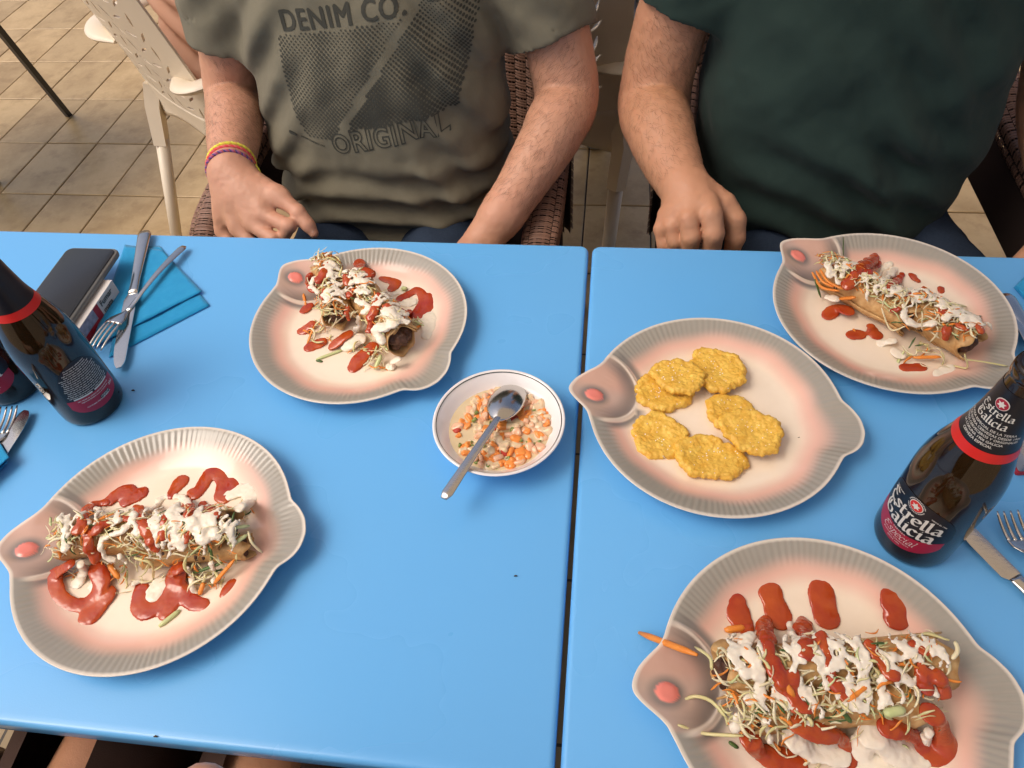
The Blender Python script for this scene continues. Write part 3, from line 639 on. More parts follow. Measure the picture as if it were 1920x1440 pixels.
dish(3, (1430, 420), .2552,
  rolls=[((480, 370), (1080, 700), .0195), ((1120, 640), (1530, 880), .0205)],
  mounds=[((620, 540), .022, .010), ((1080, 880), .030, .013), ((1250, 980), .024, .010), ((430, 430), .016, .010), ((820, 700), .024, .011), ((1480, 780), .018, .016)],
  ketch_heap=[([(830, 230), (720, 320), (615, 470)], 30), ([(850, 290), (770, 370)], 20), ([(1020, 380), (910, 470)], 24), ([(1080, 370), (1130, 425)], 17), ([(1195, 480), (1060, 550)], 20), ([(1360, 570), (1320, 650)], 24),
     ([(1350, 770), (1335, 860)], 28), ([(1570, 740), (1590, 800)], 26), ([(1305, 480), (1310, 500)], 26), ([(1430, 740), (1500, 770)], 22), ([(960, 640), (1010, 630)], 16)],
  cream_heap=[([(480, 290), (495, 390)], 30), ([(540, 300), (530, 410), (560, 440)], 19), ([(600, 300), (580, 400)], 14), ([(780, 260), (720, 390)], 11), ([(930, 300), (850, 370), (760, 400)], 20), ([(970, 330), (890, 410)], 25),
     ([(770, 420), (760, 570)], 11), ([(1040, 590), (1040, 690), (1110, 750), (1180, 760), (1260, 720)], 24), ([(1110, 560), (1185, 555)], 28), ([(1340, 700), (1385, 640)], 26), ([(1470, 700), (1535, 710)], 20), ([(900, 540), (960, 510)], 18), ([(820, 460), (850, 530)], 10)],
  ketch_plate=[([(470, 685), (540, 635), (625, 655)], 38), ([(655, 825), (720, 815)], 40), ([(790, 775), (835, 825)], 38), ([(1030, 1060), (1180, 1058)], 26)],
  cream_plate=[([(960, 945), (1015, 965)], 30), ([(1280, 1110), (1385, 1060)], 25), ([(480, 560), (540, 570)], 26), ([(860, 880), (960, 860)], 24)],
  sticks=[([(1480, 960), (1500, 1060), (1400, 1045)], 9, 'g'), ([(1490, 1000), (1640, 1020), (1800, 1050)], 8, 'g'), ([(560, 560), (680, 550)], 17, 'c'), ([(360, 360), (430, 470), (560, 500)], 12, 'c'), ([(380, 410), (425, 545)], 10, 'd'), ([(1100, 990), (1310, 985)], 16, 'c'),
     ([(1370, 600), (1490, 615)], 15, 'k'), ([(1540, 710), (1600, 680)], 11, 'd'), ([(870, 620), (940, 780), (1060, 750)], 8, 'w'), ([(390, 350), (440, 430), (520, 470)], 11, 'c'), ([(420, 340), (480, 430), (600, 490)], 11, 'c'), ([(590, 250), (592, 95)], 4, 'd')],
  nshred=450, label='two tortilla rolls end to end with cream and ketchup, before the dark green shirt', klabel='ketchup spots on the plate before the dark green shirt', seed=41)
# ------------------------------------------------------------------ fried plantain discs on the middle plate
M_plant = mat('fried_plantain', (.80, .49, .060), .38, .5, noise=(70, (.66, .33, .018), .9, 24, (.60, .27, .02), .7, 130, (.82, .54, .10), .9), bump=(900, .3), sss=.1)
M_salt = mat('salt_grain', (.9, .88, .82), .3)
def zoomP(x, y): return 1050 + x * .3125, 580 + y * .3125
TOST = [((615, 505), .0385, .028, 1.0, .0095, 'fried plantain disc on the left of the upper row, touching the fish head', 3), ((712, 405), .036, .028, .9, .0205, 'fried plantain disc in the middle of the upper row, lying half over its left neighbour', 5),
        ((945, 362), .041, .033, .2, .0155, 'topmost fried plantain disc, on the right of the upper row', 7), ((595, 760), .036, .033, .3, .0095, 'fried plantain disc at the lower left, near the pink gill', 9),
        ((895, 890), .044, .031, 1.0, .0110, 'lowest fried plantain disc, nearest the plate rim', 12), ((1030, 630), .034, .030, .4, .0095, 'rear one of the overlapping plantain pair on the right', 15), ((1150, 735), .040, .030, .7, .0205, 'front one of the overlapping plantain pair on the right', 21)]
def tostone(q, rx, ry, ang, zc, label, seed):
    c = at_z(*zoomP(*q), zc); rr = np.random.default_rng(seed); rx, ry = rx * .86, ry * .90
    F = Field(np.array([-.05, -.05, -.014]), np.array([.05, .05, .014]), .0011)
    X, Y, Z = F.ax[0][:, None, None], F.ax[1][None, :, None], F.ax[2][None, None, :]
    th = np.arctan2(Y, X); R = 1 + .05 * np.sin(3 * th + rr.uniform(0, 6)) + .045 * np.sin(5 * th + rr.uniform(0, 6)) + .03 * np.sin(9 * th + rr.uniform(0, 6)) + .022 * np.sin(15 * th + rr.uniform(0, 6)) + .015 * np.sin(27 * th + rr.uniform(0, 6))
    q_ = np.sqrt((X / rx) ** 2 + (Y / ry) ** 2) / R
    bend = .0014 * wob(X, Y, 0 * Z, 50, seed)
    half = .0042 - .0016 * np.exp(-((q_ / .5) ** 2)) + .0008 * np.exp(-((q_ - .86) / .1) ** 2)
    d1 = np.abs(Z - bend) - half; d2 = (q_ - 1) * ry
    k = .006; hh = np.maximum(k - np.abs(d1 - d2), 0) / k; d = np.maximum(d1, d2) + hh * hh * k * .25
    F.D[:] = d.astype(np.float32); V, Q = F.mesh(); V = rough_up(V, Q, ((80, .0009), (260, .0006), (700, .0007)), seed)
    o = mobj('fried_plantain', V, Q, M_plant); o.location = c; o.rotation_euler = (rr.uniform(-.07, .07), rr.uniform(-.07, .07), ang - 1.2)
    tag(o, label, 'fried plantain', 'fried plantain discs'); g = MB()
    bv = BVHTree.FromPolygons([tuple(v) for v in V], [tuple(f) for f in Q])
    for _ in range(26):
        x, y = rr.normal(0, rx * .4), rr.normal(0, ry * .4); hit = bv.ray_cast(Vector((x, y, .03)), Vector((0, 0, -1)))
        if hit[0] is None: continue
        s = rr.uniform(.00025, .00055); p = hit[0]; M = Matrix.Translation(p) @ Matrix.Rotation(rr.uniform(0, 3), 4, 'Z'); g.box(-s, s, -s, s, -s * .4, s * .9, M)
    if g.n: tag(g.build('salt_grains', M_salt, o, smooth=False), kind='stuff')
for a in TOST: tostone(*a)
M_crumb = mat('dark_crumb', (.05, .035, .02), .7)
def crumb(u, v, z, s, label):
    r = np.random.default_rng(int(u)); P = at_z(u, v, z); V, Fc = tube(np.array([P + [-s, 0, s * .4], P + [0, s * .3, s * .55], P + [s, .2 * s, s * .4]]), np.array([.3, .55, .25]) * s, 6)
    V = V + r.normal(0, s * .06, V.shape); tag(mobj('crumb', V, Fc, M_crumb), label, 'crumb', 'crumbs')
crumb(1498, 822, .0068, .0016, 'tiny dark crumb on the bare right side of the plantain plate')
crumb(967, 1081, .0002, .0016, 'tiny dark crumb alone on the bare blue table near the gap')
crumb(250, 733, .0002, .0018, 'tiny dark crumb on the table right of the dark bottle with the back label')
crumb(292, 1382, .0002, .0018, 'tiny dark fleck at the near edge of the left table')

# ------------------------------------------------------------------ small bowl with chopped vegetables, and the spoon
M_white = mat('white_porcelain', (.80, .76, .74), .12, .5, coat=.4)
M_line = mat('dark_green_rim_line', (.03, .045, .035), .25)
M_broth = mat('cloudy_dressing', (.62, .47, .26), .10, .5, coat=.5, noise=(60, (.66, .54, .34), .8), bump=(90, .1))
BC = np.array([-.0828, -.3345, TZ])
bowl = empty('small_bowl', BC); tag(bowl, 'small white bowl with a thin dark green rim line, full of chopped salad', 'bowl')
prof = [(.0, .0045), (.030, .0045), (.040, .0068), (.050, .0145), (.060, .0255), (.0672, .0338), (.0692, .0352), (.0706, .0352), (.0712, .0342), (.0700, .0325), (.062, .0225), (.052, .0110), (.042, .0032), (.038, .0004), (.034, .0004), (.033, .002), (0, .002)]
V, Fc = lathe(prof, 72); sharp(mobj('dish', V, [f[::-1] for f in Fc], M_white, bowl), 60)
V, Fc = lathe([(.0668, .0337), (.0675, .0345)], 96); mobj('rim_line', V + [0, 0, .0004], [f[::-1] for f in Fc], M_line, bowl)
sal = empty('chopped_salad', BC + [0, 0, .0046]); tag(sal, 'chopped fish, carrot and herb salad in cloudy dressing inside the small bowl', 'salad')
th = np.linspace(0, 2 * np.pi, 48, endpoint=False); V = [(0, 0, .0205)] + [(r * math.cos(a), r * math.sin(a), .0205 - .0003 * (r > .04)) for r in (.02, .04, .0560) for a in th]
Fc = [(0, 1 + j, 1 + (j + 1) % 48) for j in range(48)] + [(1 + i * 48 + j, 1 + (i + 1) * 48 + j, 1 + (i + 1) * 48 + (j + 1) % 48, 1 + i * 48 + (j + 1) % 48) for i in range(2) for j in range(48)]
mobj('dressing', np.array(V) - [0, 0, .0046], Fc, M_broth, sal)
M_dice = [mat('fish_dice', (.74, .52, .30), .22, .5, noise=(70, (.76, .60, .42), .8), sss=.25, coat=.3), mat('pink_fish_dice', (.76, .40, .24), .22, .5, noise=(70, (.80, .52, .34), .8), sss=.25, coat=.3), mat('carrot_dice', (.80, .22, .035), .3, .5, noise=(60, (.82, .33, .07), .8), coat=.4),
          mat('chive_ring', (.16, .24, .05), .3, .5, noise=(80, (.26, .32, .10), .8)), mat('red_pepper_dice', (.45, .05, .03), .3)]
def dice_mesh(nm, m, seed, sx, sy, sz):
    r = np.random.default_rng(seed); F = Field((-.009,) * 3, (.009,) * 3, .0011); X, Y, Z = F.ax[0][:, None, None], F.ax[1][None, :, None], F.ax[2][None, None, :]
    d = ((np.abs(X / sx)) ** 3.5 + (np.abs(Y / sy)) ** 3.5 + np.abs(Z / sz) ** 3.5) ** (1 / 3.5); F.D[:] = ((d - 1) * min(sx, sy, sz)).astype(np.float32); V, Q = F.mesh()
    return mesh(nm, rough_up(V, Q, ((220, .0012),), seed), Q, m)
DM = {'f': [dice_mesh('fish_dice', M_dice[0], i, .0052 + .001 * (i % 3), .0038, .0034) for i in range(5)], 'p': [dice_mesh('fish_dice', M_dice[1], 10 + i, .0048, .0042 - .0004 * i, .0034) for i in range(4)],
      'c': [dice_mesh('carrot_dice', M_dice[2], 20 + i, .0040 + .0004 * i, .0036, .0032) for i in range(4)], 'r': [dice_mesh('pepper_dice', M_dice[4], 31, .004, .003, .0025)]}
V, Fc = lathe([(.0016, -.0012), (.0025, -.0013), (.0026, .0012), (.0016, .0013), (.0016, -.0012)], 14); DM['g'] = [mesh('chive_ring', V, Fc, M_dice[3])]
random.seed(5)
pts = []
tries = 0
while len(pts) < 230 and tries < 9000:
    tries += 1; a = random.uniform(0, 6.28); r = .053 * math.sqrt(random.random()); x, y = r * math.cos(a) + .006, r * math.sin(a) - .001
    if math.hypot(x, y) > .0525 or (x < -.022 and y > -.02 and random.random() < .55): continue
    lay = 0 if len(pts) < 120 else 1
    if any(math.hypot(x - p[0], y - p[1]) < .0050 for p in pts if p[2] == lay): continue
    pts.append((x, y, lay))
for i, (x, y, lay) in enumerate(pts):
    kd = random.choices('fpcgr', (.22, .28, .34, .14, .02))[0]; me = random.choice(DM[kd])
    o = link(bpy.data.objects.new(me.name.split('.')[0], me), sal); z = .0128 + lay * .0050 - .05 * math.hypot(x, y) * lay + random.uniform(-.0008, .0012) + .0016 * (kd == 'g')
    z = max(z, .0128 if math.hypot(x, y) < .044 else .0150); o.location = (x, y, z); e = .35 if kd != 'g' else .8; o.rotation_euler = (random.uniform(-e, e), random.uniform(-e, e), random.uniform(0, 6.28)); o.scale = [random.uniform(.65, 1.5) for _ in range(3)]

M_inox = mat('polished_stainless', (.62, .60, .57), .17, .5, metal=1.0, noise=(30, (.55, .53, .50), .8), bump=(300, .04))
def cutlery_sweep(name, P, W, T, m, parent, up=(0, 0, 1), cup=None, k=10):
    """bar along P with half widths W and half thicknesses T; cup hollows the upper side"""
    P = np.asarray(P, float); n = len(P); Tn = np.gradient(P, axis=0); Tn /= np.linalg.norm(Tn, axis=1)[:, None]; S = np.cross(Tn, np.array(up)); S /= np.linalg.norm(S, axis=1)[:, None]; U = np.cross(S, Tn)
    th = np.linspace(0, 2 * np.pi, k * 2, endpoint=False); V = []
    for i in range(n):
        for a in th:
            x = math.copysign(abs(math.cos(a)) ** .8, math.cos(a)); z = math.copysign(abs(math.sin(a)) ** .9, math.sin(a)); dz = T[i] * z
            if cup is not None: dz += cup[i] * (x * x - 1)
            V.append(P[i] + S[i] * W[i] * x + U[i] * dz)
    kk = k * 2; F = [(i * kk + j, i * kk + (j + 1) % kk, (i + 1) * kk + (j + 1) % kk, (i + 1) * kk + j) for i in range(n - 1) for j in range(kk)] + [tuple(range(kk))[::-1], tuple((n - 1) * kk + j for j in range(kk))]
    return mobj(name, V, F, m, parent)
def rel(o, base):
    o.matrix_parent_inverse = Matrix.Translation(-Vector(base)); return o
def spoon():
    a, b = at_z(832, 935, .040), at_z(930, 790, .038); base = (a + b) / 2; t = empty('spoon', base); tag(t, 'stainless steel spoon lying upside down across the small bowl', 'spoon')
    tip = at_z(968, 722, .0225)
    n = 24; P = spline([a, a + (b - a) * .5 + [0, 0, .001], b + [0, 0, .001], b + (tip - b) * .1 + [0, 0, .001]], n); s = np.linspace(0, 1, n)
    W = np.interp(s, [0, .03, .25, .75, 1], [.0035, .0062, .0052, .0034, .0030]); rel(cutlery_sweep('handle', P, W, np.full(n, .0015), M_inox, t), base)
    n = 26; s = np.linspace(0, 1, n); c = b + (tip - b) * (s[:, None]) + np.array([0, 0, 1]) * (.010 * np.sin(np.pi * s) ** .8)[:, None]
    W = .0205 * np.sqrt(np.clip(1 - ((s - .54) / .545) ** 2, 0.012, 1)) * np.interp(s, [0, .2, 1], [.8, .96, 1.0]); cup = -.0085 * np.sin(np.pi * np.clip(s * .94 + .03, 0, 1)) ** .7
    # upside down bowl: edges lower than the middle
    Tn = np.gradient(c, axis=0); Tn /= np.linalg.norm(Tn, axis=1)[:, None]; S = np.cross(Tn, [0, 0, 1.]); S /= np.linalg.norm(S, axis=1)[:, None]; U = np.cross(S, Tn); V = []; k = 17
    for i in range(n):
        for x in np.linspace(-1, 1, k): V.append(c[i] + S[i] * W[i] * x + U[i] * (cup[i] * x * x))
    F = [(i * k + j, i * k + j + 1, (i + 1) * k + j + 1, (i + 1) * k + j) for i in range(n - 1) for j in range(k - 1)]
    o = rel(mobj('spoon_bowl', V, F, M_inox, t), base); so = o.modifiers.new('t', 'SOLIDIFY'); so.thickness = .0012
spoon()
# ------------------------------------------------------------------ lettering helpers
def text_mesh(body, size=1.0, bold=0.0, shear=0.0, align='CENTER', space=1.0):
    cu = bpy.data.curves.new('t', 'FONT'); cu.body = body; cu.size = size; cu.offset = bold; cu.shear = shear; cu.align_x = align; cu.space_character = space; cu.resolution_u = 3
    ob = bpy.data.objects.new('t', cu); COL.objects.link(ob); dg = bpy.context.evaluated_depsgraph_get(); me = bpy.data.meshes.new_from_object(ob.evaluated_get(dg))
    V = np.array([v.co[:] for v in me.vertices]) if len(me.vertices) else np.zeros((0, 3)); F = [tuple(p.vertices) for p in me.polygons]
    bpy.data.objects.remove(ob); bpy.data.curves.remove(cu); bpy.data.meshes.remove(me); return V[:, :2], F
def text_outline(body, depth, space=1.0):
    cu = bpy.data.curves.new('t', 'FONT'); cu.body = body; cu.size = 1; cu.offset = .02; cu.align_x = 'CENTER'; cu.space_character = space; cu.resolution_u = 4; cu.fill_mode = 'NONE'; cu.bevel_depth = depth; cu.bevel_resolution = 1
    ob = bpy.data.objects.new('t', cu); COL.objects.link(ob); me = bpy.data.meshes.new_from_object(ob.evaluated_get(bpy.context.evaluated_depsgraph_get()))
    V = np.array([v.co[:] for v in me.vertices]); F = [tuple(p.vertices) for p in me.polygons]
    bpy.data.objects.remove(ob); bpy.data.curves.remove(cu); bpy.data.meshes.remove(me); return V[:, :2], F
# broad-nib letters: strokes as polylines in a box about 1 high
GLY = {'E': (.78, [[(.70, .93), (.35, 1.0), (.12, .88), (.30, .62)], [(.30, .62), (.60, .56)], [(.30, .62), (.08, .40), (.12, .12), (.42, .0), (.74, .14)], [(.12, .88), (.02, .72)]]),
  's': (.46, [[(.42, .58), (.22, .66), (.06, .54), (.20, .38), (.40, .24), (.30, .04), (.02, .06)]]), 't': (.40, [[(.16, .92), (.14, .12), (.24, .0), (.40, .08)], [(.0, .62), (.36, .64)]]),
  'r': (.42, [[(.02, .60), (.14, .66), (.14, .0)], [(.14, .48), (.28, .66), (.42, .60)]]), 'e': (.50, [[(.08, .34), (.44, .42), (.40, .62), (.20, .66), (.05, .48), (.06, .16), (.22, .0), (.46, .10)]]),
  'l': (.26, [[(.02, .96), (.12, 1.02), (.11, .10), (.26, .02)]]), 'a': (.54, [[(.10, .60), (.30, .67), (.42, .54), (.42, .10), (.54, .02)], [(.42, .38), (.16, .34), (.06, .16), (.18, .0), (.42, .14)]]),
  'G': (.86, [[(.72, .84), (.50, 1.0), (.18, .88), (.05, .48), (.18, .10), (.50, .0), (.74, .12), (.72, .44), (.46, .44)], [(.18, .88), (.02, .98)], [(.30, .80), (.26, .30)]]),
  'i': (.26, [[(.02, .60), (.12, .66), (.11, .10), (.26, .02)], [(.11, .88), (.16, .90)]]), 'c': (.46, [[(.42, .54), (.26, .66), (.08, .52), (.06, .18), (.22, .0), (.44, .10)]]),
  'p': (.5, [[(.04, .62), (.12, .60), (.10, -.34)], [(.12, .50), (.30, .66), (.44, .46), (.36, .06), (.14, .06)]])}
def nib_word(word, size, nib=(.075, .055), gap=.07, shear=0.0):
    b = MB(); x = 0
    for ch in word:
        if ch == ' ': x += .4; continue
        w, strokes = GLY[ch]
        for st in strokes:
            P = spline(np.array(st, float), 5 * len(st)) if len(st) > 2 else np.array(st, float); n = np.array(nib); V = np.concatenate([P + n, P - n]); k = len(P); V[:, 0] += x
            V = np.c_[V, np.zeros(len(V))]; F = [(i, i + 1, k + i + 1, k + i) for i in range(k - 1)]
            d = np.gradient(P, axis=0); d /= np.linalg.norm(d, axis=1)[:, None] + 1e-9; nn = np.c_[-d[:, 1], d[:, 0]] * .026; W = np.concatenate([P + nn, P - nn]); W[:, 0] += x
            b.add(V, F); b.add(np.c_[W, np.zeros(len(W))], F)
        x += w + gap
    V = np.concatenate(b.V)[:, :2]; V[:, 0] -= x / 2; V[:, 0] += shear * V[:, 1]; return V * size, b.F
def flat_to(V2, F, fn, name, m, parent):
    """map flat lettering through fn(x, y) -> 3D point; face both ways are fine"""
    return mobj(name, np.array([fn(x, y) for x, y in V2]), F, m, parent, smooth=False)

# ------------------------------------------------------------------ beer bottles
M_glass = mat('dark_brown_glass', (.020, .010, .003), .06, .5, trans=.12, ior=1.5)
M_blk = mat('black_label_paper', (.008, .009, .013), .35, .4)
M_redl = mat('crimson_label_paper', (.36, .012, .035), .4, .4)
M_band = mat('red_neck_band', (.62, .022, .018), .38, .4)
M_wht = mat('white_label_ink', (.66, .64, .58), .5, .3)
M_cap = mat('gold_rim_glass', (.03, .016, .006), .1, .5)
BPROF = np.array([(.0, .0035), (.022, .002), (.0315, .0), (.0342, .002), (.0355, .007), (.0357, .015), (.0357, .104), (.0352, .114), (.0336, .127), (.0305, .141), (.0264, .155), (.0230, .167), (.0200, .180), (.0180, .195), (.0163, .210), (.0151, .224), (.0143, .235), (.0143, .238), (.0156, .239), (.0158, .246), (.0150, .250), (.0115, .2505), (.0105, .247), (.0100, .20), (.0098, .19)])
def brad(z): return np.interp(z, BPROF[2:20, 1], BPROF[2:20, 0])
def on_bottle(a, z, lift): r = brad(z) + lift; return (r * math.cos(a), r * math.sin(a), z)
def label_patch(fl, fh, a0, a1, lift, name, m, t, na=40, nz=8):
    V = []; 
    for a in np.linspace(a0, a1, na):
        for z in np.linspace(fl(a), fh(a), nz): V.append(on_bottle(a, z, lift))
    F = [(i * nz + j, (i + 1) * nz + j, (i + 1) * nz + j + 1, i * nz + j + 1) for i in range(na - 1) for j in range(nz - 1)]
    return mobj(name, V, F, m, t)
def bottle(x, y, front, label):
    """front = world bearing that the main label faces"""
    t = empty('beer_bottle', (x, y, TZ + .0003), front); tag(t, label, 'bottle', 'dark beer bottles')
    V, F = lathe(BPROF, 64); mobj('glass_body', V, F, M_glass, t)
    R = .0357; wr = lambda zc, lift=.0007, a0=0.0: (lambda X, Y: on_bottle(a0 + X / brad(zc), zc + Y, lift))
    # neck label with red band
    nl = label_patch(lambda a: .170, lambda a: .228, -math.pi, math.pi, .0003, 'neck_label', M_blk, t, 64, 12)
    label_patch(lambda a: .1615, lambda a: .1705, -math.pi, math.pi, .0005, 'neck_band', M_band, t, 64, 3)
    for wd, z in (('Estrella', .2035), ('Galicia', .1945)):
        V, F = nib_word(wd, .0066 if wd[0] == 'E' else .0072); flat_to(V, F, wr(z), 'neck_lettering', M_wht, nl)
    for k in range(5):
        V, F = text_mesh(('CERVEZA ESPECIAL DE LA TERRA', 'HIJOS DE RIVERA CERVEZAS DESDE 1906', 'MAESTROS CERVECEROS Y ORIGINALES', 'LA CORUNA 1906 GALICIA', 'CERVEZA ESPECIAL')[k], .0031, .00004); flat_to(V, F, wr(.1895 - k * .0036), 'neck_lettering', M_wht, nl)
    star(nl, wr(.2155, .0008), .0052)
    # front label
    A = 1.10; e = lambda a, s=1.0: np.sqrt(max(0, 1 - (a / A) ** 2))
    top = lambda a: .062 + .033 * e(a) ** .8; bot = lambda a: .060 - .037 * e(a) ** .7; mid = lambda a: .0435 - .006 * (a / A) ** 2 * -1 - .004 * np.cos(a * 1.5) + .004
    fl = label_patch(lambda a: max(bot(a), mid(a)) if bot(a) < mid(a) else bot(a), lambda a: max(top(a), bot(a)), -A, A, .0003, 'front_label', M_blk, t)
    label_patch(lambda a: min(bot(a), mid(a)), lambda a: mid(a), -A * .93, A * .93, .0004, 'red_label', M_redl, t)
    for wd, z, sz in (('Estrella', .0635, .0142), ('Galicia', .0480, .0150)):
        V, F = nib_word(wd, sz, (.085, .06)); flat_to(V, F, wr(z), 'lettering', M_wht, fl)
    V, F = nib_word('Especial', .0085, (.03, .028), .03, .3); flat_to(V, F, wr(.0335), 'lettering', M_wht, fl)
    for tx, z, sz in (('CERVEZA', .0425, .0026), ('MAESTROS CERVECEROS', .0300, .0021), ('DESDE 1906', .0268, .0021)):
        V, F = text_mesh(tx, sz, .00003, space=1.25); flat_to(V, F, wr(z), 'lettering', M_wht, fl)
    star(fl, wr(.0862, .0008), .0066, True)
    for s in (-1, 1):
        V, F = text_mesh('HIJOS DE RIVERA' if s < 0 else 'DESDE EL 1906', .0021, .00003); V = V @ np.array([[1, s * -.35], [0, 1]]); flat_to(V, F, wr(.0800, .0008, s * .62), 'lettering', M_wht, fl)
    # back label: lines of small print
    bl = label_patch(lambda a: .045 - .0 , lambda a: .045 + .050 * np.sqrt(max(0, 1 - ((a - math.pi) / .86) ** 2)) ** .9, math.pi - .86, math.pi + .86, .0003, 'back_label', M_blk, t)
    label_patch(lambda a: .045 - .024 * np.sqrt(max(0, 1 - ((a - math.pi) / .9) ** 2)) ** .6, lambda a: .0455, math.pi - .86, math.pi + .86, .0005, 'red_label', M_redl, t)
    rr = random.Random(4)
    for k in range(15):
        z = .0885 - k * .0028; hw = .86 * math.sqrt(max(0, 1 - ((z + .001 - .045) / .050) ** 2)) * R * .86
        s = ''; words = ['agua', 'malta', 'de', 'cebada', 'maiz', 'lupulo', 'cerveza', 'alc', 'vol', 'conservar', 'en', 'lugar', 'fresco', 'seco', 'beer', 'water', 'barley', 'malt']
        while len(s) < hw * 2 / .00102: s += rr.choice(words) + ' '
        V, F = text_mesh(s, .0023, .00005)
        if len(V): flat_to(V, F, wr(z, .0007, math.pi), 'small_print', M_wht, bl)
    b = MB()
    for a0, a1 in ((-.62, -.04), (.04, .62)): 
        o = label_patch(lambda a: .0462, lambda a: .0482, math.pi + a0, math.pi + a1, .0008, 'print_bar', M_wht, bl, 12, 2)
    for k, s in enumerate(('NO TIRAR AL VIDRIO RECICLAR ENVASE', 'HIJOS DE RIVERA S.A.U. A CORUNA', 'CONSUMIR PREFERENTEMENTE')):
        V, F = text_mesh(s, .0022, .00003); flat_to(V, F, wr(.0420 - k * .0030 - (.006 if k == 2 else 0), .0009, math.pi), 'small_print', M_wht, bl)
    lb = label_patch(lambda a: .0300, lambda a: .0352, math.pi + .05, math.pi + .42, .0008, 'date_patch', M_blk, bl, 12, 2)
    for k, s in enumerate(('L7104 N 27', '03 2026')):
        V, F = text_mesh(s, .0024, .00006); flat_to(V, F, wr(.0330 - k * .0024, .0011, math.pi + .235), 'small_print', M_wht, bl)
    V, F = text_mesh('33cl', .0046, .0001); flat_to(V, F, wr(.0355, .0009, math.pi + .62), 'small_print', M_wht, bl)
    return t
def star(parent, fn, r, ring=False):
    th = np.linspace(0, 2 * np.pi, 40, endpoint=False); D = np.c_[np.cos(th), np.sin(th)]
    def disc(rad, m, dz, nm):
        V = np.vstack([[0, 0], D * rad * .5, D * rad]); F = [(0, 1 + j, 1 + (j + 1) % 40) for j in range(40)] + [(1 + j, 41 + j, 41 + (j + 1) % 40, 1 + (j + 1) % 40) for j in range(40)]
        o = flat_to(V, F, fn, nm, m, parent)
        for v in o.data.vertices: h = math.hypot(v.co.x, v.co.y); v.co.x *= 1 + dz / h; v.co.y *= 1 + dz / h
    disc(r, M_wht, .0000, 'star_badge'); disc(r * .88, M_redl if not ring else M_band, .0003, 'star_badge')
    V = [(0, 0)] + [(r * (.66 if j % 2 == 0 else .34) * math.sin(j * math.pi / 6), r * (.66 if j % 2 == 0 else .34) * math.cos(j * math.pi / 6)) for j in range(12)]
    o = flat_to(np.array(V), [(0, 1 + j, 1 + (j + 1) % 12) for j in range(12)], fn, 'star_badge', M_wht, parent)
    for v in o.data.vertices: h = math.hypot(v.co.x, v.co.y); v.co.x *= 1 + .0006 / h; v.co.y *= 1 + .0006 / h
    if ring:
        for k in range(34):
            if k % 17 in (0, 16): continue
            a = k / 34 * 2 * np.pi + .2; c = np.array([math.cos(a), math.sin(a)]) * r * 1.22; q = r * .07
            flat_tick = np.array([c + [-q, -q], c + [q, -q], c + [q, q], c + [-q, q]]); TICKS.append((flat_tick, fn, parent))
TICKS = []
bb = at_z(1708, 1004, 0); BR = bottle(bb[0], bb[1], math.radians(-146), 'dark beer bottle on the right table, star label facing the camera')
bb = at_z(177, 757, 0); BL = bottle(bb[0], bb[1], math.radians(-26 + 180), 'dark beer bottle on the left table turned to its small print back label')
bb = at_z(30, 722, 0); BL2 = bottle(bb[0], bb[1], math.radians(-83), 'dark beer bottle cut by the left picture edge, behind the back label bottle')
by = {}
for q, fn, par in TICKS: by.setdefault(par.name, [par, fn, []])[2].append(q)
for par, fn, qs in by.values():
    flat_to(np.concatenate(qs), [(4 * i, 4 * i + 1, 4 * i + 2, 4 * i + 3) for i in range(len(qs))], fn, 'badge_ring', M_wht, par)['kind'] = 'stuff'

# ------------------------------------------------------------------ napkins
M_nap = mat('teal_paper_napkin', (.012, .26, .54), .85, .2, noise=(90, (.020, .30, .58), .8), bump=(60, .3, 900, .3), sheen=.2)
def napkin(layers, label, base):
    t = empty('paper_napkin', base); tag(t, label, 'napkin', 'teal paper napkins')
    for k, (poly, z) in enumerate(layers):
        P = np.array([at_z(u, v, z)[:2] for u, v in poly]); n = 22; V = []
        for i in range(n + 1):
            for j in range(n + 1):
                s, q = i / n, j / n; p = (P[0] * (1 - s) + P[1] * s) * (1 - q) + (P[3] * (1 - s) + P[2] * s) * q
                e = min(s, 1 - s, q, 1 - q); V.append((p[0], p[1], TZ + z + .0010 * math.sin(9 * s + 4 * q + k) * math.sin(5 * q + 2 * s) * min(1, e * 6) + .0022 * max(0, q - .75) * k + .0007 + random.uniform(-.0002, .0002)))
        F = [(i * (n + 1) + j, (i + 1) * (n + 1) + j, (i + 1) * (n + 1) + j + 1, i * (n + 1) + j + 1) for i in range(n) for j in range(n)]
        o = rel(mobj('napkin_fold', V, F, M_nap, t), base); so = o.modifiers.new('t', 'SOLIDIFY'); so.thickness = .0008
napkin([([(245, 465), (300, 462), (394, 574), (205, 672)], .0005), ([(235, 460), (303, 470), (380, 548), (170, 655)], .0030)], 'folded teal paper napkin under the crossed knife and fork', Vector(at_z(270, 570, 0)))
napkin([([(-70, 840), (-5, 822), (18, 858), (-60, 930)], .0140), ([(-70, 850), (-5, 835), (16, 868), (-60, 945)], .0030)], 'teal paper napkin rolled over cutlery at the left picture edge', Vector(at_z(-30, 870, 0)))
napkin([([(1900, 540), (1960, 480), (2050, 560), (1990, 640)], .0010), ([(1903, 538), (1950, 490), (2040, 560), (1985, 632)], .0040)], 'teal paper napkin at the right picture edge beyond the plate', Vector(at_z(1960, 560, 0)))

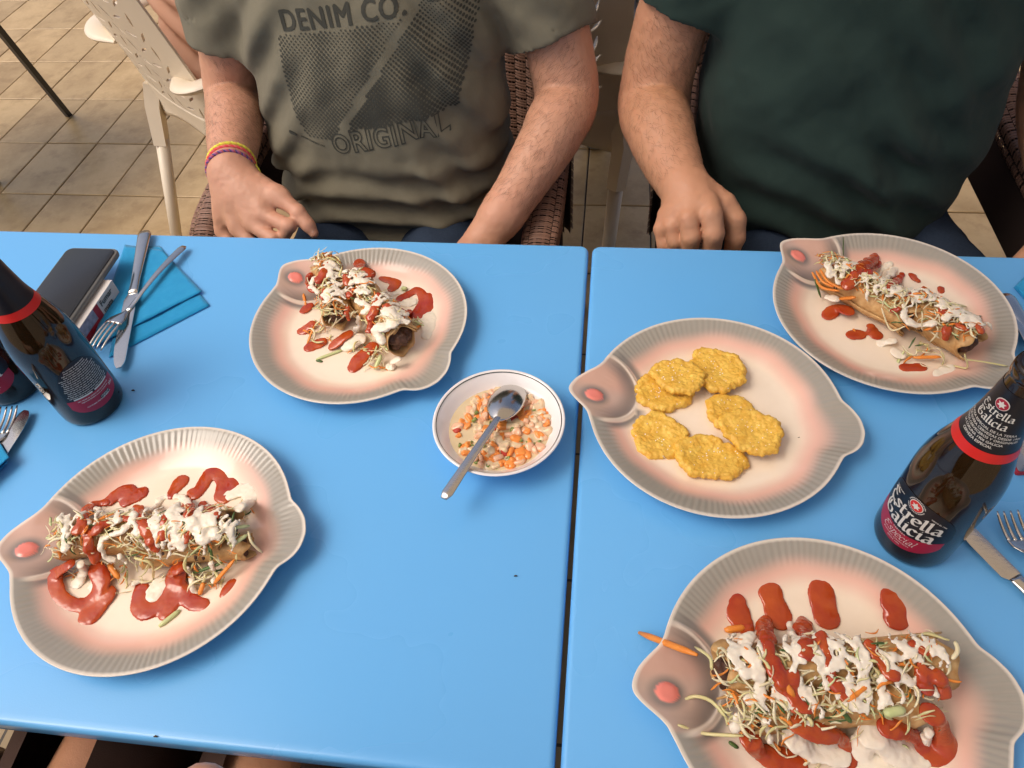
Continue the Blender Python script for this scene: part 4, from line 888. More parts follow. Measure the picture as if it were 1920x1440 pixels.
# ------------------------------------------------------------------ knives and forks
def knife(a, b, label, z=.006, zb=None, flip=1):
    A, B = at_z(*a, z), at_z(*b, z if zb is None else zb); base = Vector((A + B) / 2); L = np.linalg.norm(B - A); t = empty('table_knife', base); tag(t, label, 'knife', 'stainless knives')
    n = 18; s = np.linspace(0, 1, n); H = A + (B - A) * (s[:, None] * .50); W = np.interp(s, [0, .04, .2, .8, 1], [.0065, .0098, .0092, .0062, .0068]); T = np.interp(s, [0, .1, 1], [.0022, .0036, .0026])
    rel(cutlery_sweep('handle', H, W, T, M_inox, t), base)
    e = (B - A) / L; sd_ = np.cross(e, [0, 0, 1.]); V = []; n = 24
    for i, q in enumerate(np.linspace(0, 1, n)):
        c = A + (B - A) * (.50 + .50 * q); back = -.0070 * (1 - .55 * max(0, (q - .9) / .1) ** 2); cut = .0105 * math.sqrt(max(0.01, 1 - max(0, (q - .62) / .39) ** 2.2)) * min(1, .62 + q * 5)
        for o, h in ((back, .0009), (back * .3, .0011), (cut, .0002), (cut, -.0002), (back * .3, -.0010), (back, -.0009)): V.append(c + flip * sd_ * o + np.array([0, 0, h]))
    F = [(i * 6 + j, i * 6 + (j + 1) % 6, (i + 1) * 6 + (j + 1) % 6, (i + 1) * 6 + j) for i in range(n - 1) for j in range(6)] + [tuple(range(6)), tuple((n - 1) * 6 + j for j in range(6))]
    sharp(rel(mobj('blade', V, F, M_inox, t), base), 25)
def fork(a, b, label, z=.008, za=None, down=True, roll=0.0):
    A, B = at_z(*a, z if za is None else za), at_z(*b, z); base = Vector((A + B) / 2); L = np.linalg.norm(B - A); e = (B - A) / L; sd_ = np.cross(e, [0, 0, 1.]); up = np.array([0, 0, 1.])
    up, sd_ = up * math.cos(roll) + sd_ * math.sin(roll), sd_ * math.cos(roll) - up * math.sin(roll)
    t = empty('table_fork', base); tag(t, label, 'fork', 'stainless forks'); g = -1 if down else 1
    n = 26; s = np.linspace(0, 1, n); hz = .004 * np.sin(np.pi * np.clip(s * 1.1, 0, 1))
    P = A + (B - A) * (s[:, None] * .66) + up * hz[:, None]; W = np.interp(s, [0, .03, .2, .7, 1], [.004, .0066, .0058, .0032, .0034]); rel(cutlery_sweep('handle', P, W, np.full(n, .0014), M_inox, t, up), base)
    n = 14; V = []
    curve = lambda q: g * -.010 * (q - .0) * (1 - q) * 2.2
    k = 9
    for q in np.linspace(0, .40, n):
        c = A + (B - A) * (.655 + .345 * q) + up * (hz[-1] * (1 - q) + .0 + curve(q)); w = np.interp(q, [0, .1, .26, .40], [.0034, .0055, .0112, .0122])
        for x in np.linspace(-1, 1, k): V.append(c + sd_ * w * x + up * g * .0016 * x * x)
    F = [(i * k + j, i * k + j + 1, (i + 1) * k + j + 1, (i + 1) * k + j) for i in range(n - 1) for j in range(k - 1)]
    o = rel(mobj('fork_head', V, F, M_inox, t), base); so = o.modifiers.new('t', 'SOLIDIFY'); so.thickness = .0014; so.offset = 0
    for j in range(4):
        x = -.0098 + j * .00653; q = np.linspace(.39, 1, 9); P = A + (B - A) * (.655 + .345 * q)[:, None] + up * (hz[-1] * (1 - q) + curve(q) + g * .0016 * (x / .0122) ** 2)[:, None] + sd_ * x
        V, F = tube(P, np.interp(q, [.39, .9, 1], [.0020, .0015, .0008]), 8, (1, .7)); rel(mobj('tine', V, F, M_inox, t), base)
knife((272, 434), (222, 690), 'stainless knife with its tip off the teal napkin, under the fork', z=.0085)
fork((345, 462), (176, 654), 'stainless fork lying across the knife on the teal napkin', z=.012, za=.008, down=True)
knife((-120, 1030), (50, 770), 'stainless knife with reddish blade tip at the left picture edge', z=.008)
fork((-110, 1010), (18, 762), 'stainless fork tines at the left picture edge', z=.013, down=False)
knife((2010, 1190), (1806, 985), 'stainless knife blade below the right bottle at the picture edge', z=.006, zb=.004, flip=-1)
fork((2040, 1230), (1888, 958), 'stainless fork tines at the right picture edge below the bottle', z=.010, down=False)
knife((1884, 552), (2040, 790), 'stainless knife handle behind the top right plate', z=.008)
fork((1888, 572), (2010, 820), 'stainless fork handle close to the top right plate rim', z=.006)

# ------------------------------------------------------------------ phone on a cigarette packet, and a second packet at the right edge
M_phone = mat('dark_phone_glass', (.012, .0115, .011), .20, .5, noise=(14, (.024, .023, .021), .8))
M_case = mat('clear_grey_case', (.16, .155, .14), .22, .5)
M_pack = mat('white_packet_card', (.70, .66, .62), .5); M_packr = mat('crimson_packet_card', (.42, .02, .03), .45); M_packl = mat('lilac_grey_packet_card', (.42, .40, .52), .5, noise=(160, (.25, .24, .30), 1.2))
M_ink = mat('black_print', (.012, .012, .012), .6)
pc = at_z(160, 545, .026); pa = math.atan2(*(at_z(222, 488, .026) - at_z(135, 617, .026))[[1, 0]])
ph = empty('mobile_phone', (pc[0] - .022, pc[1] - .003, TZ + .0262), pa); tag(ph, 'black mobile phone in a clear case lying on a cigarette packet', 'phone')
V, F = extrude_poly(rrect(.160, .079, .011), 0, .0085, .003, 4); sharp(mobj('case', V, F, M_case, ph), 40)
V, F = extrude_poly(rrect(.152, .0715, .008), .0086, .0098, .0005, 2); sharp(mobj('screen', V, F, M_phone, ph), 40)
k0 = at_z(211, 527, .024); k1 = at_z(140, 632, .024); kd = (k1 - k0) / np.linalg.norm(k1 - k0); ka = math.atan2(kd[1], kd[0]); Lk = .098
kc = k0 + kd * Lk / 2 + np.array([-kd[1], kd[0], 0]) * -.029
pk = empty('cigarette_packet', (kc[0], kc[1], TZ + .0003), ka); tag(pk, 'white and crimson cigarette packet with a health warning, under the phone', 'packet')
b = MB(); b.box(-Lk / 2, Lk / 2, -.029, .029, 0, .0255); sharp(b.build('carton', M_pack, pk, smooth=False), 30)
yw = .0293 if True else 0
def side(x0, x1, z0, z1, m, nm, d=.0294): return mobj(nm, [(x0, d, z0), (x1, d, z0), (x1, d, z1), (x0, d, z1)], [(0, 3, 2, 1)], m, pk, smooth=False)
side(-Lk / 2 + .045, -Lk / 2 + .056, .0005, .025, M_packr, 'red_stripe'); side(-Lk / 2 + .056, Lk / 2, .0095, .025, M_packl, 'printed_panel'); side(-Lk / 2 + .056, Lk / 2, .0005, .0092, M_packr, 'red_stripe')
for s, z in (('Fumar', .0150), ('mata', .0040)):
    V, F = text_mesh(s, .0115, .00022, align='LEFT'); mobj('warning_lettering', [( -Lk / 2 + .041 - x, .0297, z + y) for x, y in V], F, M_ink, pk, smooth=False)
M_grey = mat('grey_film_packet', (.20, .18, .19), .25, .5, noise=(50, (.28, .26, .27), .8), coat=.4)
p0 = at_z(1892, 893, .0); p2 = empty('small_packet', (p0[0] + .046, p0[1] + .035, TZ + .0003), math.radians(8)); tag(p2, 'grey film wrapped packet with a dark red foot behind the right bottle', 'packet')
V, F = extrude_poly(rrect(.088, .056, .002), .0062, .024, .001, 2); sharp(mobj('wrapper', V, F, M_grey, p2), 30)
V, F = extrude_poly(rrect(.0885, .0565, .002), 0, .006, .0005, 2); sharp(mobj('red_foot', V, F, M_packr, p2), 30)
# ------------------------------------------------------------------ people
M_skinA = mat('warm_skin', (.54, .300, .190), .48, .4, noise=(30, (.50, .265, .165), .7, 9, (.57, .285, .19), .7), bump=(160, .22, 600, .15), sss=.12, sss_col=(.012, .004, .002))
M_skinB = mat('tanned_skin', (.52, .275, .155), .48, .4, noise=(30, (.48, .245, .135), .7, 9, (.55, .265, .16), .7), bump=(160, .22, 600, .15), sss=.12, sss_col=(.012, .004, .002))
M_hair = mat('dark_body_hair', (.10, .056, .032), .6, .2)
M_olive = mat('olive_cotton', (.170, .156, .112), .92, .15, noise=(260, (.146, .134, .095), .7, 8, (.184, .168, .120), .6), bump=(1400, .25), sheen=.06)
M_green = mat('bottle_green_cotton', (.021, .038, .033), .92, .15, noise=(260, (.017, .031, .027), .7, 7, (.027, .048, .041), .6), bump=(1400, .25), sheen=.06)
M_jeans = mat('navy_denim', (.022, .034, .060), .9, .15, noise=(300, (.032, .048, .080), .8), bump=(1200, .4))
M_print = mat('charcoal_print', (.056, .056, .046), .85, .15)
M_scalp = mat('dark_brown_hair', (.03, .018, .011), .55, .3, bump=(500, .6))
M_eye = mat('eye_white', (.7, .68, .65), .2); M_iris = mat('dark_iris', (.03, .018, .01), .15); M_lip = mat('lip', (.38, .14, .11), .45)
M_nail = mat('fingernail', (.62, .36, .26), .3, .5)
M_shoe = mat('pale_canvas_shoe', (.42, .40, .36), .8, .2)

def Y3(q): return at_y(*q)
def arm_mesh(spec, h=.0024):
    """spec: chains of ((u, v, y) or xyz, radius), blend"""
    pts = [(p if len(p) == 3 and abs(p[0]) < 5 else Y3(p)) for ch, _ in spec for p, r in ch]; A = np.array(pts); F = Field(A.min(0) - .075, A.max(0) + .075, h)
    for ch, k in spec:
        P = [np.array(p if abs(p[0]) < 5 else Y3(p)) for p, r in ch]; R = [r for p, r in ch]
        if len(ch) > 2 and k > .014:
            n = 6 * (len(ch) - 1); Q = spline(np.array(P), n); R = np.interp(np.linspace(0, len(ch) - 1, n), np.arange(len(ch)), R); P = Q
        F.chain(P, R, k, own=.004)
    V, Q = F.mesh(); a = relax(V, Q, 1); b = relax(a, Q, 3); V = np.where((V[:, 1] > .125)[:, None], b, a); return rough_up(V, Q, ((160, .0005), (60, .0006)), 2), Q
def hairs(V, Q, mask, direc, n, seed, parent, length=.016, w=.00011, base=None):
    r = np.random.default_rng(seed); N = vnormals(V, Q); idx = np.where(mask(V))[0]
    if len(idx) == 0: return
    pick = r.choice(idx, n); mb_V = []; mb_F = []
    for i in pick:
        p = V[i] + r.normal(0, .0012, 3); nn = N[i]; d = np.array(direc, float) + r.normal(0, .28, 3); d -= nn * (d @ nn) * .97; d /= np.linalg.norm(d) + 1e-9
        L = length * r.uniform(.5, 1.2); s = np.cross(nn, d) * w; k = len(mb_V)
        c1 = p + d * L * .5 + nn * L * .10; c2 = p + d * L + nn * L * .03 + r.normal(0, .0004, 3); b0 = p + nn * .0001
        mb_V += [b0 - s, b0 + s, c1 - s * .8, c1 + s * .8, c2]; mb_F += [(k, k + 1, k + 3, k + 2), (k + 2, k + 3, k + 4)]
    tag(mobj('arm_hair', mb_V, mb_F, M_hair, parent), kind='stuff')

def head_mesh(c, yaw, parts_out):
    """head centre c, facing -Y; returns skin mesh pieces"""
    F = Field(np.array(c) - [.12, .14, .20], np.array(c) + [.12, .14, .16], .004)
    o = np.array(c); F.ell(o + [0, .012, .03], (.074, .092, .090), .02); F.ell(o + [0, -.012, -.045], (.058, .068, .072), .04)
    F.cap(o + [0, -.078, .012], o + [0, -.100, -.022], .009, .014, .012); F.cap(o + [-.012, -.092, -.026], o + [.012, -.092, -.026], .010, .010, .010)
    F.ell(o + [0, -.062, -.100], (.024, .020, .016), .02); F.cap(o + [-.018, -.076, -.062], o + [.018, -.076, -.062], .010, .010, .012)
    for s in (-1, 1):
        F.ell(o + [s * .079, .012, -.005], (.011, .020, .032), .008); F.cap(o + [s * .014, -.080, .026], o + [s * .050, -.068, .026], .009, .008, .012); F.ell(o + [s * .040, -.058, -.025], (.022, .018, .020), .02)
    F.cap(o + [0, .025, -.06], o + [0, .035, -.17], .058, .062, .03)
    return F.mesh()
def person(name, label, cx, skin, shirt_m, arms, torso, fold, sleeves, hem, head_c, legs, shoes_y, label_shirt, hairy=(), hair_cut=True, group=None, shirt_h=.0045, leg_m=None):
    base = Vector((cx, .36, 0)); VV = []; QQ = []; n = 0; arm_parts = []
    for sp in arms:
        V, Q = arm_mesh(sp); VV.append(V); QQ.append(Q + n); n += len(V); arm_parts.append((V, Q))
    # trunk and head under the clothes
    lev = np.array(torso, float); lo = np.array([cx - .30, .10, TZ + lev[0, 0]]); hi = np.array([cx + .30, .60, TZ + lev[-1, 0] + .02])
    F = Field(lo, hi, .008); l2 = lev.copy(); l2[:, 0] += TZ; l2[:, 2:] -= .014; l3 = l2.copy(); l3[:, 2:] -= .022; lofted(F, l3, cx, 0.0); V, Q = F.mesh(); VV.append(V); QQ.append(Q + n); n += len(V)
    V, Q = head_mesh(head_c, 0, None); VV.append(V); QQ.append(Q + n); n += len(V)
    body = mobj(name, np.concatenate(VV) - np.array(base), np.concatenate(QQ), skin); body.location = base
    tag(body, label, 'person', group)
    def fx(o): return rel(o, base)
    # shirt
    sp = np.array([p for ch in sleeves for p, r in ch]); lo = np.minimum(sp.min(0) - .09, [cx - .27, .12, TZ + hem - .02]); hi = np.maximum(sp.max(0) + .09, [cx + .27, .58, TZ + lev[-1, 0] + .01])
    F = Field(lo, hi, shirt_h); lofted(F, l2 + np.array([0, 0, .014, .014]), cx, 0.0)
    X, Y, Z = F.ax[0][:, None, None], F.ax[1][None, :, None], F.ax[2][None, None, :]
    F.D = (F.D + fold(X, Y, Z - TZ)).astype(np.float32)
    for ch in sleeves:                                       # each sleeve: a tube cut square at the hem and opened around the arm
        P = [np.array(p) for p, r in ch]; R = [r for p, r in ch]; G = Field(F.lo, F.lo + (F.n - 1.5) * F.h, F.h); G.chain(spline(np.array(P), 14), np.interp(np.linspace(0, 1, 14), np.linspace(0, 1, len(R)), R), 0, own=0.0)
        P = P[-1]; d = P - np.array(ch[-2][0]); d /= np.linalg.norm(d); cut = (X - P[0]) * d[0] + (Y - P[1]) * d[1] + (Z - P[2]) * d[2]
        crease = .0035 * np.sin(((Z * .9 + np.abs(X - cx) * .8) * 2 * np.pi / .075) + 2.2 * np.sin(Y * 18 + Z * 9)) * np.clip(-cut / .05, 0, 1)
        g = np.maximum(G.D + crease, cut - .004 * np.sin(X * 28 + Y * 21))
        r = ch[-1][1] - .0065; ax = np.sqrt(np.maximum((X - P[0]) ** 2 + (Y - P[1]) ** 2 + (Z - P[2]) ** 2 - cut ** 2, 0)); g = np.maximum(g, -np.maximum(ax - r, np.abs(cut) - .045))
        F.blend((slice(None),) * 3, g.astype(np.float32), .022)
    F.D = np.maximum(F.D, (TZ + hem + .012 * np.sin(X * 9) - Z)).astype(np.float32)
    V, Q = F.mesh(); V = rough_up(V, Q, ((14, .0035), (32, .0022), (70, .0009)), 3)
    sh = fx(mobj('shirt', V, Q, shirt_m, body))
    if label_shirt: sh['label'] = label_shirt
    # trousers and shoes
    A = np.array([p for ch in legs for p, r in ch]); F = Field(A.min(0) - .12, A.max(0) + .12, .009)
    for ch in legs: F.chain([np.array(p) for p, r in ch], [r for p, r in ch], .03)
    Z = F.ax[2][None, None, :]; F.D = np.maximum(F.D, .075 - Z).astype(np.float32)
    V2, Q2 = F.mesh(); V2 = rough_up(V2, Q2, ((30, .0035), (75, .0015)), 8); fx(mobj('jeans', V2, Q2, leg_m or M_jeans, body))
    for ch in legs:
        p = np.array(ch[-1][0]); F = Field(p + [-.07, -.24, -.12], p + [.07, .10, .10], .006); z0 = .045
        F.cap((p[0], p[1] + .03, z0), (p[0], p[1] - .14, z0 - .008), .042, .036, .01, 1.0); F.cap((p[0], p[1] + .02, z0 + .01), (p[0], p[1] + .01, z0 + .07), .042, .040, .02)
        F.D = np.maximum(F.D, .012 - F.ax[2][None, None, :]).astype(np.float32); Vs, Qs = F.mesh(); fx(mobj('shoe', Vs, Qs, M_shoe, body))
    if hair_cut:
        o = np.array(head_c); F = Field(o - [.11, .12, .12], o + [.11, .14, .15], .005); F.ell(o + [0, .020, .036], (.080, .096, .092), .01)
        X, Y, Z = F.ax[0][:, None, None], F.ax[1][None, :, None], F.ax[2][None, None, :]
        F.D = np.maximum(F.D, np.minimum((o[2] + .055 - Z) * .8 + 0 * X, 1) - np.maximum(0, (Y - o[1] + .02)) * 1.5 + 0 * X).astype(np.float32)
        Vh, Qh = F.mesh()
        if len(Vh): fx(mobj('hair', rough_up(Vh, Qh, ((120, .004),), 5), Qh, M_scalp, body))
    o = np.array(head_c)
    for s in (-1, 1):
        for r, dy, m, nm in ((.0125, 0, M_eye, 'eye'), (.0062, -.0085, M_iris, 'iris')):
            Vs, Fs = lathe([(r * math.sin(a), -r * math.cos(a)) for a in np.linspace(.01, math.pi - .01, 9)], 14); fx(mobj(nm, Vs + o + [s * .031, -.0655 + dy, .004], Fs, m, body))
        Vs, Fs = tube(spline([o + [s * .014, -.088, .030], o + [s * .034, -.084, .034], o + [s * .052, -.070, .028]], 8), .0035, 6); fx(mobj('eyebrow', Vs, Fs, M_scalp, body))
    Vs, Fs = tube(spline([o + [-.024, -.080, -.062], o + [0, -.0885, -.060], o + [.024, -.080, -.062]], 9), np.array([.002, .0035, .0045, .005, .005, .005, .0045, .0035, .002]), 8); fx(mobj('mouth', Vs, Fs, M_lip, body))
    for (ai, mask, direc, cnt, sd_) in hairy:
        V, Q = arm_parts[ai]; hb = V; hairs(hb, Q, mask, direc, cnt, sd_, body); o = bpy.data.objects[-1] if False else [c for c in body.children if c.name.startswith('arm_hair')][-1]; fx(o)
    return body, sh, V2

def folds_A(X, Y, Z):
    x = X + .358; belly = 1 / (1 + np.exp((Z + .02) / .022)); u = Z + 1.3 * x * x - .06 * x
    d = -.0078 * belly * np.sin(u * 2 * np.pi / .052 + 1.4 * np.sin(x * 9 + 1) + .8 * np.sin(x * 23)) 
    side_ = np.exp(-((x - .13) / .07) ** 2); v = x * .8 + Z * .62
    d = d - .0075 * side_ * np.sin(v * 2 * np.pi / .060 + .8) * (Y < .36)
    sl = np.exp(-((x + .15) / .05) ** 2); v2 = -x * .75 + Z * .66; d = d - .0055 * sl * np.sin(v2 * 2 * np.pi / .055) * (Y < .36)
    return d - .0018 * np.sin(x * 31 + Z * 17 + 2 * np.sin(Z * 23)) * (Y < .4)
def folds_B(X, Y, Z):
    x = X - .385; low = 1 / (1 + np.exp((Z - .03) / .03)); u = Z + .9 * (x + .05) ** 2 + .16 * x
    d = -.0105 * np.exp(-(x / .155) ** 4) * low * np.sin(u * 2 * np.pi / .072 + 1.6 * np.sin(x * 8) + .6 * np.sin(x * 21 + 1))
    v = x * .8 + Z * .6; d = d - .0080 * np.exp(-((x - .06) / .09) ** 2) * np.sin(v * 2 * np.pi / .066) * (Y < .38)
    return d - .0030 * np.sin(x * 27 - Z * 15 + 2 * np.sin(Z * 19 + 1)) - .0035 * np.sin((x * .5 + Z) * 2 * np.pi / .11 + 2.5 * np.sin(x * 6 + 1)) * np.exp(-(x / .17) ** 4)

def seat_legs(cx, sp=.10, dx=0.0):
    return [[((cx + s * .09, .36, TZ - .205), .105), ((cx + s * sp + dx, .12, TZ - .198), .080), ((cx + s * (sp + .02) + dx, -.10, TZ - .190), .066), ((cx + s * (sp + .01) + dx, -.11, .40), .060), ((cx + s * sp + dx, -.03, .10), .050)] for s in (-1, 1)]
TA = [(-.27, .36, .185, .150), (-.17, .345, .200, .160), (-.08, .335, .205, .166), (.0, .332, .206, .163), (.10, .338, .207, .150), (.20, .350, .205, .135), (.28, .362, .190, .118), (.34, .372, .150, .096), (.385, .380, .085, .075)]
armA_r = [([((-.575, .365, TZ + .300), .056), ((-.600, .350, TZ + .17), .050), ((438, 178, .335), .047), ((440, 225, .25), .0445), ((437, 275, .185), .038), ((433, 318, .125), .0305)], .03),
          ([((433, 318, .125), .029), ((452, 360, .095), .027)], .02),
          ([((425, 325, .120), .022), ((418, 385, .085), .0155), ((418, 432, .070), .0125)], .016), ([((430, 330, .118), .022), ((438, 390, .078), .0150), ((446, 430, .056), .0125)], .016),
          ([((440, 330, .118), .022), ((462, 385, .074), .0150), ((474, 420, .052), .0128)], .016), ([((445, 330, .118), .021), ((480, 375, .078), .0150), ((497, 404, .058), .0128)], .016),
          ([((497, 404, .058), .0122), ((542, 424, .040), .0106), ((528, 452, .036), .0092), ((505, 462, .045), .0085)], .006), ([((474, 420, .052), .0122), ((512, 448, .030), .0106), ((505, 480, .034), .0092)], .006),
          ([((446, 430, .056), .0120), ((478, 462, .034), .0102), ((474, 490, .04), .009)], .006), ([((418, 432, .070), .0115), ((440, 468, .044), .0095), ((440, 490, .05), .0085)], .006),
          ([((448, 335, .115), .019), ((488, 350, .100), .0165), ((528, 369, .082), .0130)], .018), ([((520, 365, .085), .0132), ((560, 398, .062), .0112), ((578, 422, .050), .0105), ((588, 437, .044), .0078)], .008)]
armA_l = [([((-.130, .365, TZ + .300), .056), ((-.080, .350, TZ + .17), .052), ((1062, 172, .315), .051), ((1040, 240, .25), .048), ((995, 320, .185), .040), ((940, 405, .125), .0325)], .03),
          ([((940, 405, .125), .030), ((905, 450, .10), .028)], .02)] + [([((912, 440, .105), .020), ((885 - 12 * j, 470 + 6 * j, .085 + .008 * j), .0140), ((868 - 14 * j, 505 + 6 * j, .075 + .01 * j), .0105), ((866 - 14 * j, 540 + 4 * j, .085 + .01 * j), .0085)], .012) for j in range(4)] + [([((930, 430, .11), .018), ((915, 470, .085), .0125), ((900, 500, .07), .0095)], .012)]
mk = lambda y0, y1: (lambda V: (V[:, 1] < y1) & (V[:, 1] > y0))
pA, shA, _ = person('person', 'seated man in an olive printed t-shirt and jeans with bright cord bracelets', -.358, M_skinA, M_olive, [armA_r, armA_l], TA, folds_A,
    [[((-.535, .37, TZ + .305), .072), ((-.580, .362, TZ + .255), .070), ((-.600, .350, TZ + .170), .068), ((-.607, .345, TZ + .128), .066)], [((-.180, .37, TZ + .305), .072), ((-.125, .362, TZ + .255), .072), ((-.085, .350, TZ + .165), .070), ((-.072, .342, TZ + .130), .068)]],
    -.165, (-.358, .385, TZ + .56), seat_legs(-.36), 0, None, hairy=[(0, mk(.13, .30), (.35, -.2, -.6), 3000, 1), (1, mk(.12, .30), (-.5, -.3, -.5), 3000, 2)], group='seated diners in t-shirts')
TB = [(-.27, .37, .195, .155), (-.17, .350, .212, .172), (-.08, .338, .216, .176), (.0, .334, .218, .172), (.10, .340, .222, .158), (.20, .352, .224, .142), (.29, .364, .205, .122), (.35, .374, .155, .098), (.395, .382, .088, .078)]
armB_r = [([((.165, .365, TZ + .315), .060), ((.115, .355, TZ + .18), .056), ((1226, 182, .325), .056), ((1238, 245, .24), .051), ((1262, 310, .17), .041), ((1290, 365, .110), .0320)], .03),
          ([((1290, 365, .110), .030), ((1308, 395, .085), .029)], .02),
          ([((1305, 362, .106), .024), ((1325, 385, .078), .0180), ((1333, 400, .060), .0150)], .012), ([((1296, 366, .106), .024), ((1292, 390, .076), .0170), ((1291, 408, .058), .0138)], .012),
          ([((1286, 368, .106), .022), ((1268, 400, .078), .0155), ((1260, 424, .062), .0125)], .012), ([((1280, 370, .108), .020), ((1250, 406, .084), .0130), ((1238, 430, .070), .0105)], .012),
          ([((1333, 402, .058), .0160), ((1338, 438, .042), .0148), ((1330, 490, .044), .0125)], .001), ([((1291, 410, .056), .0146), ((1296, 444, .042), .0134), ((1292, 492, .044), .0112)], .001),
          ([((1260, 424, .062), .0120), ((1266, 452, .050), .0112), ((1264, 494, .052), .0098)], .002), ([((1238, 430, .070), .0098), ((1244, 458, .058), .0094), ((1246, 494, .060), .0085)], .002),
          ([((1325, 362, .108), .020), ((1358, 384, .092), .0170), ((1379, 412, .076), .0150), ((1379, 446, .066), .0135), ((1370, 480, .066), .0110)], .006)]
armB_l = [([((.605, .365, TZ + .315), .060), ((.665, .355, TZ + .18), .056), ((.700, .33, TZ + .03), .052), ((.70, .24, TZ - .02), .046), ((.685, .15, TZ - .05), .034)], .03), ([((.685, .15, TZ - .05), .03), ((.67, .09, TZ - .075), .028)], .02)] + [([((.675, .11, TZ - .07), .02), ((.645 + .018 * j, .06, TZ - .085), .0135), ((.640 + .018 * j, .035, TZ - .105), .010), ((.640 + .018 * j, .04, TZ - .13), .0085)], .010) for j in range(4)] + [([((.66, .12, TZ - .06), .018), ((.625, .09, TZ - .085), .012), ((.615, .065, TZ - .10), .0095)], .012)]
pB, shB, _ = person('person', 'seated broad man in a plain dark green t-shirt, loose fist at the table edge', .385, M_skinB, M_green, [armB_r, armB_l], TB, folds_B,
    [[((.215, .37, TZ + .320), .080), ((.175, .362, TZ + .275), .080), ((.138, .352, TZ + .205), .079), ((.125, .348, TZ + .168), .078)], [((.555, .37, TZ + .320), .080), ((.605, .362, TZ + .275), .080), ((.645, .352, TZ + .205), .079), ((.660, .346, TZ + .165), .078)]],
    -.185, (.39, .39, TZ + .575), seat_legs(.40, .14, .03), 0, None, hairy=[(0, mk(.12, .32), (.5, -.2, -.5), 3000, 3)], group='seated diners in t-shirts')

# ---- thumb nail of the olive man
nq0, nq1 = Y3((574, 416, .052)), Y3((588, 437, .044)); nd = nq1 - nq0; nd /= np.linalg.norm(nd); nv_ = CAM - nq1; nv_ -= nd * (nv_ @ nd); nv_ /= np.linalg.norm(nv_); ns = np.cross(nd, nv_)
V = [nq1 - nd * .003 + nv_ * (.0082 - .0035 * q * q) + nd * .0065 * math.cos(a) * q + ns * .0052 * math.sin(a) * q for q in (0.01, .5, 1) for a in np.linspace(0, 2 * np.pi, 16, endpoint=False)]
rel(mobj('thumb_nail', V, [(i * 16 + j, i * 16 + (j + 1) % 16, (i + 1) * 16 + (j + 1) % 16, (i + 1) * 16 + j) for i in range(2) for j in range(16)], M_nail, pA), Vector((-.358, .36, 0)))

# ---- the print on the olive shirt, laid on the cloth from the front
bvA = BVHTree.FromObject(shA, bpy.context.evaluated_depsgraph_get()) if False else None
Vs = np.empty(len(shA.data.vertices) * 3, dtype=np.float32); shA.data.vertices.foreach_get('co', Vs); Vs = Vs.reshape(-1, 3)
bvA = BVHTree.FromPolygons([tuple(map(float, v)) for v in Vs], [tuple(p.vertices) for p in shA.data.polygons])
def on_shirt(x, z, lift=.0009):
    h = bvA.ray_cast(Vector((x, .02, TZ + z)), Vector((0, 1, 0)))
    if h[0] is None: return None
    return np.array(h[0]) + np.array([0, -lift, 0])
def print_on(V2, F, name, lift=.0009, m=M_print):
    P = [on_shirt(x, z, lift) for x, z in V2]; ok = [p is not None for p in P]; F = [f for f in F if all(ok[i] for i in f)]
    P = [p if p is not None else np.zeros(3) for p in P]; o = mobj(name, P, F, m, shA, smooth=False)
    o.matrix_parent_inverse = shA.matrix_parent_inverse.copy() if False else Matrix.Identity(4); o.matrix_parent_inverse = Matrix.Identity(4)
    return o
def place(V, p0, p1, h=1.0):                # baseline from p0 to p1 in (x, z)
    p0, p1 = np.array(p0), np.array(p1); w = V[:, 0].max() - V[:, 0].min(); d = p1 - p0; L = np.hypot(*d); d /= L; s = L / w; nrm = np.array([-d[1], d[0]])
    return p0 + np.outer((V[:, 0] - V[:, 0].min()) * s, d) + np.outer(V[:, 1] * s * h, nrm)
V, F = text_mesh('DENIM CO.', 1.0, .0, space=1.12); n_ = len(V); V = np.concatenate([V + [dx, dy] for dx, dy in ((0, 0), (.035, 0), (-.035, 0), (0, .03))]); F = [tuple(i + k * n_ for i in f) for k in range(4) for f in F]
o = print_on(place(V, (-.455, .193), (-.268, .215), 1.12), F, 'printed_word'); o['label'] = 'bold charcoal DENIM CO. lettering'
V, F = text_outline('ORIGINAL', .022, 1.1); print_on(place(V, (-.406, .026), (-.222, .052), 1.15), F, 'printed_word')
V, F = text_mesh('ORIGINAL BRAND', 1.0, .03); print_on(place(V, (-.240, .226), (-.185, .233)), F, 'printed_word')
V, F = text_mesh('DENIM COMPANY 1969', 1.0, .03); print_on(place(V, (-.462, .044), (-.422, .034)), F, 'printed_word')
V, F = extrude_poly(rrect(.014, .006, .003), 0, 1); print_on(V[:24, :2] @ np.array([[.9, -.35], [.35, .9]]) + [-.474, .050], [tuple(range(24))], 'printed_mark')
dots_V = []; dots_F = []; a = np.linspace(0, 2 * np.pi, 8, endpoint=False); st = .0070
